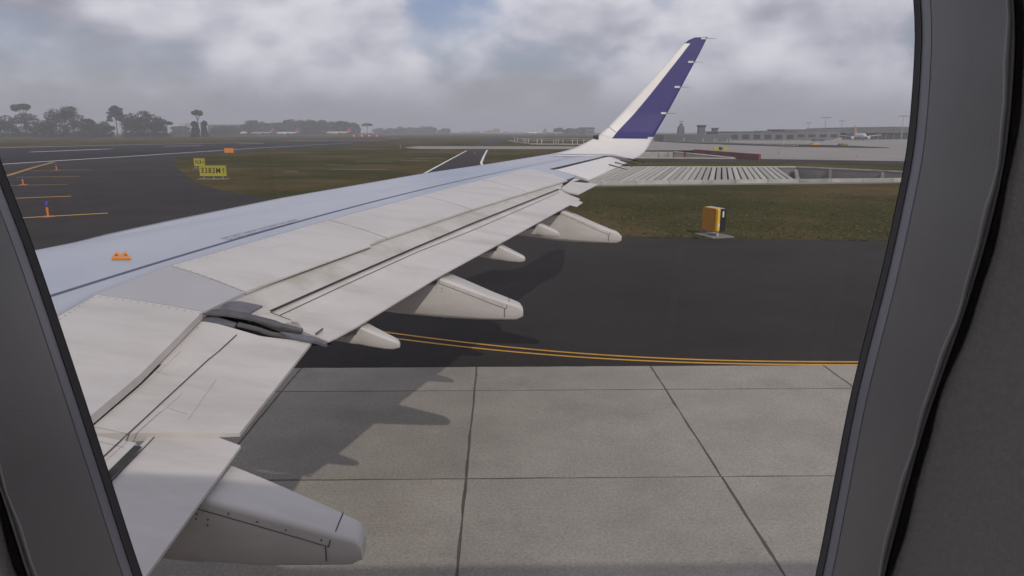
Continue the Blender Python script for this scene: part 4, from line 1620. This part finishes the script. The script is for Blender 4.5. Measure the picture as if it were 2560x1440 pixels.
# ------------------------------------------------------------------ trees
def leaf_mesh(lobes, n, size):
    vs, fs = [], []
    tot = sum(l[3] * l[4] * l[5] for l in lobes)
    for (cx, cy, cz, rx, ry, rz_) in lobes:
        m_ = max(20, int(n * (rx * ry * rz_) / tot))
        d = rng.normal(size=(m_, 3))
        d /= np.linalg.norm(d, axis=1)[:, None]
        rad = rng.uniform(0.45, 1.06, m_) ** 0.6
        P = d * rad[:, None] * np.array([rx, ry, rz_]) + np.array([cx, cy, cz])
        for p in P:
            u = rng.normal(size=3)
            u /= np.linalg.norm(u)
            v_ = np.cross(u, rng.normal(size=3))
            v_ /= np.linalg.norm(v_)
            s1, s2 = size * rng.uniform(0.6, 1.3), size * rng.uniform(0.5, 1.1)
            k = len(vs)
            vs += [p - u * s1 - v_ * s2 * 0.5, p + u * s1 * 0.3 - v_ * s2, p + u * s1 + v_ * s2 * 0.4, p - u * s1 * 0.2 + v_ * s2]
            fs.append((k, k + 1, k + 2, k + 3))
    return vs, fs


def tree(px, y_top, wpx, dist, kind, label, group=None, name='tree'):
    per = dist / F
    r = ray((px, YH))
    c = EYE + r * (dist / r[1])
    h = (YH - y_top) * per + H
    wd = wpx * per
    root = thing(name, label, 'tree', (c[0], c[1], 0), random.uniform(0, 6), group)
    tk = MB()
    if kind == 'umbrella':
        lob = []
        for k in range(8):
            a_, q_ = k * 0.85 + random.uniform(-0.3, 0.3), (0.08 if k == 0 else random.uniform(0.16, 0.36))
            s_ = random.uniform(0.13, 0.24)
            lob.append((wd * q_ * math.cos(a_), wd * q_ * math.sin(a_), h * (0.915 - 0.22 * q_ + random.uniform(-0.03, 0.02)), wd * s_, wd * s_, h * random.uniform(0.045, 0.08)))
        tk.tube((0, 0, 0), (0.2, 0, h * 0.6), h * 0.024, h * 0.018, n=7)
        for a in (0, 2.0, 4.1):
            tk.tube((0.2, 0, h * 0.58), (wd * 0.25 * math.cos(a), wd * 0.25 * math.sin(a), h * 0.86), h * 0.014, h * 0.006, n=5)
    elif kind == 'tiered':
        lob = [(0, 0, h * 0.9, wd * 0.2, wd * 0.2, h * 0.08), (0, 0, h * 0.74, wd * 0.26, wd * 0.26, h * 0.12)]
        for k in range(14):
            a_, zz = k * 2.4, 0.50 + 0.028 * k
            q_ = 0.33 * (1.0 if zz < 0.72 else 1.0 - (zz - 0.72) * 2.2)
            lob.append((wd * q_ * math.cos(a_), wd * q_ * math.sin(a_), h * zz, wd * random.uniform(0.12, 0.2), wd * random.uniform(0.12, 0.2), h * random.uniform(0.03, 0.05)))
        tk.tube((0, 0, 0), (0, 0, h * 0.92), h * 0.02, h * 0.006, n=7)
        for k in range(8):
            a = k * 2.4
            tk.tube((0, 0, h * (0.4 + 0.06 * k)), (wd * 0.35 * math.cos(a), wd * 0.35 * math.sin(a), h * (0.45 + 0.06 * k)), h * 0.008, h * 0.003, n=5)
    else:
        lob = []
        for k in range(9):
            a, q = random.uniform(0, 6.3), random.uniform(0.1, 0.34)
            zz = random.uniform(0.38, 0.84)
            s = random.uniform(0.16, 0.27) * (1.25 - 0.5 * zz)
            lob.append((wd * q * math.cos(a), wd * q * math.sin(a), h * zz, wd * s * 1.25, wd * s * 1.25, h * s * 0.75))
        lob.append((0, 0, h * 0.9, wd * 0.2, wd * 0.2, h * 0.09))
        lob.append((0, 0, h * 0.25, wd * 0.42, wd * 0.42, h * 0.22))
        lob.append((wd * 0.15, 0, h * 0.1, wd * 0.46, wd * 0.46, h * 0.11))
        tk.tube((0, 0, 0), (0, 0, h * 0.55), h * 0.022, h * 0.012, n=7)
        for k in range(5):
            a = k * 1.3
            tk.tube((0, 0, h * (0.25 + 0.05 * k)), (wd * 0.3 * math.cos(a), wd * 0.3 * math.sin(a), h * (0.5 + 0.08 * k)), h * 0.01, h * 0.004, n=5)
    tk.obj('trunk', M_BARK, root)
    v, f = leaf_mesh(lob, 2600, max(0.35, 1.7 * per))
    mesh_obj('crown', v, f, M_LEAF, root)
    return root


D1 = 520
for px, yt, wp, kind, lab in (
        (64, 260, 46, 'umbrella', 'umbrella-shaped tree standing highest at the far end of the wood'),
        (66, 284, 66, 'bushy', 'broad round tree directly under the umbrella-shaped one'),
        (20, 289, 64, 'bushy', 'bushy tree at the outer end of the wood across the runway'),
        (-30, 284, 60, 'bushy', 'dark bushy tree next to the outer end of the wood'),
        (112, 302, 60, 'bushy', 'low bushy tree filling the dip between the wood and the double-topped clump'),
        (140, 274, 62, 'bushy', 'rounded tree forming the lower top of the double-topped clump'),
        (185, 268, 70, 'bushy', 'tall rounded tree forming the higher top of the double-topped clump'),
        (220, 297, 58, 'bushy', 'sloping shrubby tree on the flank of the double-topped clump'),
        (262, 304, 50, 'bushy', 'low tree between the double-topped clump and the tiered tree'),
        (293, 266, 44, 'tiered', 'tall tree with flat tiers of branches rising on a bare trunk'),
        (332, 284, 58, 'bushy', 'wide round tree beside the tiered tree'),
        (366, 279, 60, 'bushy', 'wide dark tree with a flat top beyond the tiered tree'),
        (398, 292, 44, 'bushy', 'smaller sloping tree ending the wood on the open side'),
        (418, 303, 26, 'umbrella', 'little flat-topped tree at the open edge of the wood'),
        (497, 275, 34, 'umbrella', 'lone umbrella-shaped tree with a bare trunk in front of the low roofs'),
        (488, 304, 21, 'bushy', 'small dark tree at the foot of the lone umbrella tree'),
        (511, 303, 19, 'bushy', 'second small dark tree at the foot of the lone umbrella tree')):
    tree(px, yt, wp, D1 + random.uniform(-25, 40), kind, lab)
px = 440
LOWS = [440, 462, 540, 560, 582]
for q in LOWS:
    tree(q, random.uniform(314, 318), 34, 760 + random.uniform(-30, 60), 'bushy', 'low dark tree in the gap between the wood and the treeline', 'low trees in the gap')
for q, yt in zip(range(620, 905, 19), (303, 301, 305, 309, 307, 303, 299, 301, 300, 303, 301, 305, 303, 304, 307)):
    tree(q + random.uniform(-4, 4), yt, 44, 860 + random.uniform(-40, 60), 'bushy', 'rounded dark tree in the treeline behind the parked red-tailed jets', 'treeline behind the red-tailed jets')
tree(919, 308, 26, 880, 'umbrella', 'small umbrella tree just past the end of the treeline')
for q in (950, 975, 1000, 1025, 1050, 1075, 1110):
    tree(q, random.uniform(317, 322), 34, 1250 + random.uniform(-60, 60), 'bushy', 'faint low tree on the hazy skyline beyond the runway end', 'faint skyline trees')
for q in (1400, 1425, 1450, 1470):
    tree(q, random.uniform(318, 322), 34, 1000 + random.uniform(-60, 60), 'bushy', 'faint rounded tree on the skyline behind the foot of the winglet', 'skyline trees behind the winglet')


# ------------------------------------------------------------------ far buildings
def place(px, y, dist):
    r = ray((px, y))
    return EYE + r * (dist / r[1])


def building(name, label, cat, px0, px1, y_top, dist, depth, m, nwin=0, roof=None, flare=1.0, wm=None, wh=0.5):
    a, b = place(px0, YH, dist), place(px1, YH, dist)
    wd = b[0] - a[0]
    h = (YH - y_top) * dist / F + H
    root = thing(name, label, cat, ((a[0] + b[0]) / 2, dist + depth / 2, 0))
    MB().box((0, 0, h / 2), (wd, depth, h), taper=flare).obj('wall', m, root)
    if roof:
        MB().box((0, 0, h + 0.25), (wd * 1.03 * flare, depth * 1.03 * flare, 0.5)).obj('roof', roof, root)
    if nwin:
        cw = wd / nwin
        for k in range(nwin):
            MB().box((-wd / 2 + cw * (k + 0.5), -depth / 2 - 0.02, h * 0.45), (cw * 0.62, 0.3, h * wh)).obj('window', wm or M_GLASSD, root)
    return root


# airfield building rows on the aft side
DB = 430
building('hangar', 'long low dark hangar beneath the flared tower', 'building', 1660, 1830, 336, 300, 18, M_BLDG, 0)
building('workshop', 'grey workshop row with dark door openings beyond the apron', 'building', 1796, 1990, 331, 340, 20, M_BLDG2, 7, M_BLDG, wh=0.55)
building('workshop', 'flat-roofed grey block between workshop row and terminal', 'building', 1962, 2100, 326, 345, 22, M_BLDG2, 5, M_BLDG2, wh=0.3)
building('workshop', 'small raised dark block on the workshop roof line', 'building', 1908, 1930, 327, 360, 14, M_BLDG, 2)
for px0, px1, yt, d, lab in ((1744, 1762, 313, 380, 'dark flared control tower block, taller of the pair'), (1780, 1794, 320, 400, 'shorter dark flared tower block beside the tall one')):
    a, b = place(px0, YH, d), place(px1, YH, d)
    wd = b[0] - a[0]
    h = (YH - yt) * d / F + H
    root = thing('control_tower', lab, 'tower', ((a[0] + b[0]) / 2, d, 0))
    MB().box((0, 0, h * 0.42), (wd * 0.86, wd * 0.86, h * 0.84)).obj('shaft', M_BLDG, root)
    MB().box((0, 0, h * 0.88), (wd * 0.88, wd * 0.88, h * 0.1), taper=1.18).obj('cab', M_GLASSD, root)
    MB().box((0, 0, h * 0.965), (wd * 1.1, wd * 1.1, h * 0.07)).obj('roof', M_BLDG, root)
# pointed tower with radar bar
a = place(1702, YH, 390)
root = thing('radar_tower', 'dark pointed tower topped by a radar bar', 'tower', (a[0], 390, 0))
hp = 390 / F
MB().box((0, 0, 6 * hp + 2), (17 * hp, 17 * hp, 12 * hp + 4), taper=0.75).obj('base', M_BLDG, root)
MB().box((0, 0, 14 * hp + 4), (9 * hp, 9 * hp, 10 * hp), taper=0.7).obj('shaft', M_BLDG, root)
MB().box((0, 0, 20 * hp + 4), (6 * hp, 6 * hp, 5 * hp), taper=0.1).obj('spire', M_BLDG, root)
MB().tube((0, 0, 20 * hp + 4), (0, 0, 24 * hp + 4), 0.12, n=6).obj('mast', M_STEEL, root)
MB().box((0, 0, 24.5 * hp + 4), (11 * hp, 0.5, 1.4 * hp)).obj('radar_bar', M_BLDG, root)
# terminal with a curved roof
d = 400
a, b = place(2092, YH, d), place(2420, YH, d)
wd = b[0] - a[0]
root = thing('terminal', 'long terminal with a low curved dark roof and glazed front behind the parked jet', 'building', ((a[0] + b[0]) / 2, d + 20, 0))
hw = (YH - 331) * d / F + H
MB().box((0, 0, hw / 2), (wd * 0.985, 38, hw)).obj('wall', M_BLDG, root)
nb = 16
for k in range(nb):
    x = -wd * 0.49 + wd * 0.98 * (k + 0.5) / nb
    MB().box((x, -19.2, hw * 0.48), (wd / nb * 0.86, 0.3, hw * 0.8)).obj('window', M_GLASSD, root)
    MB().box((x - wd / nb * 0.49, -19.6, hw * 0.5), (0.4, 0.9, hw)).obj('column', M_BLDG2, root)
rv, rf_ = [], []
NRF = 24
for i in range(NRF + 1):
    s = i / NRF
    x = -wd / 2 + wd * s
    yt = np.interp(s, [0, 0.18, 0.45, 0.8, 1], [321, 318.5, 317, 320, 324])
    z = (YH - yt) * d / F + H
    rv += [(x, -21, z), (x, 21, z), (x, -21, hw - 0.2), (x, 21, hw - 0.2)]
for i in range(NRF):
    k = 4 * i
    rf_ += [(k, k + 4, k + 5, k + 1), (k + 2, k + 3, k + 7, k + 6), (k, k + 2, k + 6, k + 4), (k + 1, k + 5, k + 7, k + 3)]
rf_ += [(0, 1, 3, 2), (4 * NRF, 4 * NRF + 2, 4 * NRF + 3, 4 * NRF + 1)]
mesh_obj('roof', rv, rf_, M_BLDG, root)
MB().box((0, -21.2, hw + 0.05), (wd, 0.4, 0.35)).obj('fascia', M_BLDG2, root)

# floodlight masts
for px, yt, d, lab, arm in ((2062, 295, 410, 'floodlight mast with a wide double-ended lamp bar over the flat-roofed block', 22), (2255, 291, 380, 'floodlight mast with a lamp bar close to the window frame', 24),
                            (2020, 308, 520, 'thin faint floodlight mast over the workshops', 12), (2103, 303, 520, 'thin faint floodlight mast beside the terminal roof', 14)):
    a = place(px, YH, d)
    h = (YH - yt) * d / F + H
    pp = d / F
    root = thing('floodlight_mast', lab, 'mast', (a[0], d, 0))
    MB().tube((0, 0, 0), (0, 0, h), 0.22, 0.12, n=8).obj('pole', M_STEEL, root)
    MB().box((0, 0, h), (arm * pp, 0.3, 0.18)).obj('lamp_bar', M_STEEL, root)
    for k in range(5):
        MB().box((arm * pp * (k - 2) / 4.4, -0.25, h - 0.18), (0.5, 0.35, 0.42)).obj('floodlight', M_BLDG, root)

# hazy town on the skyline
i = 0
for px0, px1, yt, d, m, lab in ((1216, 1232, 325, 1500, M_BLDGP, 'pink apartment block in the hazy town'), (1233, 1250, 321, 1520, M_BLDGP, 'taller pink apartment block in the hazy town'),
                                (1205, 1216, 327, 1500, M_BLDGC, 'cream block next to the pink apartments'), (1258, 1274, 327, 1400, M_BLDGC, 'white block just past the pink apartments'),
                                (1284, 1302, 328.5, 1350, M_BLDGC, 'low cream block between the white block and the terminal jets'), (1150, 1172, 328, 1600, M_BLDGC, 'low pale block before the pink apartments'),
                                (1176, 1200, 328.5, 1580, M_BLDG2, 'low grey block before the pink apartments'), (1322, 1346, 327.5, 1100, M_BLDGC, 'pale yellow hangar beside the far red-finned jet'),
                                (1466, 1486, 323, 900, M_BLDG2, 'grey block with flat roof by the foot of the winglet'), (1052, 1062, 315.5, 1500, M_BLDG2, 'slim grey tower standing alone on the skyline'),
                                (452, 464, 309, 900, M_BLDGC, 'small pale gabled roof shining beside the wood'), (520, 612, 312.5, 820, M_BLDG, 'long dark flat roof behind the lone umbrella tree')):
    building('town_block', lab, 'building', px0, px1, yt, d, 16, m, 4 if px1 - px0 > 14 else 2, None, 1.0)


# ------------------------------------------------------------------ parked jets
def jet(label, px, dist, heading, length, body, finm, group=None, name='parked_jet'):
    a = place(px, YH, dist)
    root = thing(name, label, 'airplane', (a[0], dist, 0), heading, group)
    R = length * 0.052
    zc = R * 1.9
    vs, fs = [], []
    st = [(0, 0.06, -0.15), (0.02, 0.45, -0.1), (0.06, 0.8, 0), (0.13, 1, 0), (0.62, 1, 0), (0.8, 0.78, 0.15), (0.93, 0.4, 0.4), (1.0, 0.1, 0.6)]
    n = 14
    for s, r, dz in st:
        for k in range(n):
            t_ = 2 * math.pi * k / n
            vs.append((length * (s - 0.5), R * r * math.cos(t_), zc + R * dz + R * r * math.sin(t_)))
    for i in range(len(st) - 1):
        for k in range(n):
            fs.append((i * n + k, i * n + (k + 1) % n, (i + 1) * n + (k + 1) % n, (i + 1) * n + k))
    mesh_obj('body', vs, fs, body, root, smooth=True)

    def slab(nm, pts, axis, th, m):
        b = MB()
        k = len(pts)
        if axis == 'y':
            v = [(p[0], -th, p[1]) for p in pts] + [(p[0], th, p[1]) for p in pts]
        else:
            v = [(p[0], p[1], p[2] - th) for p in pts] + [(p[0], p[1], p[2] + th) for p in pts]
        b.add(v, [tuple(range(k)), tuple(range(2 * k - 1, k - 1, -1))] + [(i, k + i, k + (i + 1) % k, (i + 1) % k) for i in range(k)])
        return b.obj(nm, m, root)
    Lh = length / 2
    slab('fin', [(Lh * 0.62, zc + R * 0.8), (Lh * 0.98, zc + R * 0.8), (Lh * 1.08, zc + R * 4.2), (Lh * 0.93, zc + R * 4.2)], 'y', R * 0.1, finm)
    for s in (-1, 1):
        slab('wing', [(-Lh * 0.22, s * R * 0.7, zc - R * 0.5), (Lh * 0.16, s * R * 0.7, zc - R * 0.5), (Lh * 0.34, s * Lh * 0.92, zc + R * 0.3), (Lh * 0.22, s * Lh * 0.92, zc + R * 0.3)], 'z', R * 0.08, body)
        slab('tailplane', [(Lh * 0.76, s * R * 0.3, zc + R * 0.5), (Lh * 0.98, s * R * 0.3, zc + R * 0.5), (Lh * 1.06, s * Lh * 0.34, zc + R * 0.8), (Lh * 0.97, s * Lh * 0.34, zc + R * 0.8)], 'z', R * 0.06, body)
        MB().tube((-Lh * 0.26, s * Lh * 0.32, zc - R * 0.75), (-Lh * 0.02, s * Lh * 0.32, zc - R * 0.75), R * 0.52, R * 0.4, n=12).obj('engine', body, root)
        MB().tube((Lh * 0.05, s * R * 1.3, 0.0), (Lh * 0.05, s * R * 1.3, zc - R * 0.6), R * 0.16, n=8).obj('landing_gear', M_BLDG, root)
    MB().tube((-Lh * 0.78, 0, 0.0), (-Lh * 0.78, 0, zc - R * 0.8), R * 0.14, n=8).obj('landing_gear', M_BLDG, root)
    return root


M_JW = mat('jet_white', (0.60, 0.59, 0.57), 0.4, var=0.03)
M_JO = mat('jet_orange_fin', (0.62, 0.27, 0.10), 0.4, var=0.05)
M_JG = mat('jet_grey', (0.30, 0.30, 0.31), 0.4, var=0.04)
jet('parked white jet with an orange fin standing before the terminal, nose turned away', 2150, 345, math.radians(76), 22, M_JW, M_JO)
jet('parked jet with dark red fin at the outer end of the row before the treeline', 590, 800, math.radians(172), 25, M_JW, M_REDT)
jet('parked grey jet with a red fin, second in the row before the treeline', 655, 800, math.radians(8), 23, M_JG, M_REDT)
jet('parked white jet with a bright red fin, third in the row before the treeline', 718, 790, math.radians(5), 23, M_JW, M_REDT)
jet('parked cream jet with a red fin nearest the red slope lights', 846, 800, math.radians(6), 26, mat('jet_cream', (0.50, 0.45, 0.36), 0.4, var=0.03), M_REDT)
jet('small distant jet with a red fin beside the pale yellow hangar', 1340, 900, math.radians(10), 24, M_JW, M_REDT)
jet('small grey distant jet just beyond the red-finned one by the hangar', 1385, 860, math.radians(170), 22, M_JG, M_JG)


# apron vehicles
def vehicle(label, px, y, wpx, hpx, m, name='service_truck', cat='truck'):
    c = onz((px, y))
    per = np.linalg.norm(c - EYE) / F
    wd, h = wpx * per, hpx * per
    root = thing(name, label, cat, (c[0], c[1], 0))
    k = min(0.28, h * 0.2)
    MB().box((wd * 0.13, 0, k + (h - k) * 0.45), (wd * 0.7, 1.9, (h - k) * 0.9)).obj('cargo_body', m, root)
    MB().box((-wd * 0.37, 0, k + (h - k) * 0.4), (wd * 0.26, 1.8, (h - k) * 0.8), taper=0.9).obj('cab', m, root)
    MB().box((-wd * 0.40, -0.86, k + (h - k) * 0.55), (wd * 0.14, 0.12, (h - k) * 0.3)).obj('window', M_GLASSD, root)
    for sx in (-0.35, 0.33):
        for sy in (-1, 1):
            MB().tube((wd * sx, sy * 0.75, k), (wd * sx, sy * 0.95, k), k, n=12).obj('wheel', M_BLACK, root)
    return root


vehicle('yellow-orange service truck parked on the dark island of the far apron', 2036, 363.5, 20, 6, mat('truck_yellow', (0.80, 0.42, 0.03), 0.5, var=0.05))
vehicle('dull olive tug parked beyond the yellow service truck', 2107, 364, 17, 5, mat('tug_olive', (0.22, 0.20, 0.05), 0.6, var=0.1), 'baggage_tug', 'tug')
vehicle('blue flatbed truck standing close to the flat-roofed block', 2045, 353.5, 26, 6, mat('truck_blue', (0.06, 0.07, 0.16), 0.5, var=0.1))
vehicle('dark red tanker parked below the flared control tower', 1750, 351, 20, 6, M_RED, 'tanker', 'truck')
# boarding stairs
c = onz((2092, 354.5))
per = np.linalg.norm(c - EYE) / F
root = thing('boarding_stairs', 'pale wheeled boarding stairs beside the jet with the orange fin', 'stairs', (c[0], c[1], 0))
v = [(-11 * per, -0.6, 0.4), (9 * per, -0.6, 9 * per), (11 * per, -0.6, 9 * per), (11 * per, -0.6, 8 * per), (-8 * per, -0.6, 0.4)]
k = len(v)
MB().add(v + [(a, 0.6, z) for a, _, z in v], [tuple(range(k)), tuple(range(2 * k - 1, k - 1, -1))] + [(i, k + i, k + (i + 1) % k, (i + 1) % k) for i in range(k)]).obj('flight', M_BEAM, root)
MB().box((5 * per, 0, 3.5 * per), (8 * per, 1.0, 2 * per)).obj('chassis', mat('stairs_yellow', (0.5, 0.45, 0.12), 0.6, var=0.1), root)
for s in (-1, 1):
    MB().box((9 * per, s * 0.5, 4 * per), (0.15, 0.1, 8 * per)).obj('leg', M_STEEL, root)

# ------------------------------------------------------------------ grass tufts on the near verge
gv, gf = [], []
corner = G((1300, 588), (2400, 600), (2400, 482), (1380, 478))
cc = np.array(corner)
nt_ = 3500
u, v_ = rng.random(nt_), rng.random(nt_) ** 1.6
A = cc[0] + (cc[1] - cc[0]) * u[:, None]
B = cc[3] + (cc[2] - cc[3]) * u[:, None]
P = A + (B - A) * v_[:, None]
for p in P:
    hgt = rng.uniform(0.015, 0.06)
    for _ in range(2):
        a_ = rng.uniform(0, 6.28)
        wx, wy = 0.035 * math.cos(a_), 0.035 * math.sin(a_)
        lx, ly = rng.normal(0, 0.06, 2)
        k = len(gv)
        gv += [(p[0] - wx, p[1] - wy, 0), (p[0] + wx, p[1] + wy, 0), (p[0] + lx, p[1] + ly, hgt)]
        gf.append((k, k + 1, k + 2))
o = mesh_obj('grass', gv, gf, M_BLADE)
o['kind'] = 'stuff'
tag(o, 'short rough grass on the verge between the asphalt and the sunken road', 'grass')

# ------------------------------------------------------------------ haze
hz = MB().box((0, 1000, 20), (5200, 2900, 50)).obj('haze', M_BLACK)
hz.data.materials.clear()
hm = bpy.data.materials.new('haze_air')
hm.use_nodes = True
t = hm.node_tree
t.nodes.clear()
mo = t.nodes.new('ShaderNodeOutputMaterial')
pv = t.nodes.new('ShaderNodeVolumePrincipled')
pv.inputs['Color'].default_value = (0.96, 0.96, 0.99, 1)
pv.inputs['Density'].default_value = 0.0007
t.links.new(pv.outputs[0], mo.inputs['Volume'])
hz.data.materials.append(hm)
hz['kind'] = 'stuff'
tag(hz, 'thin grey haze lying over the whole airfield', 'haze')
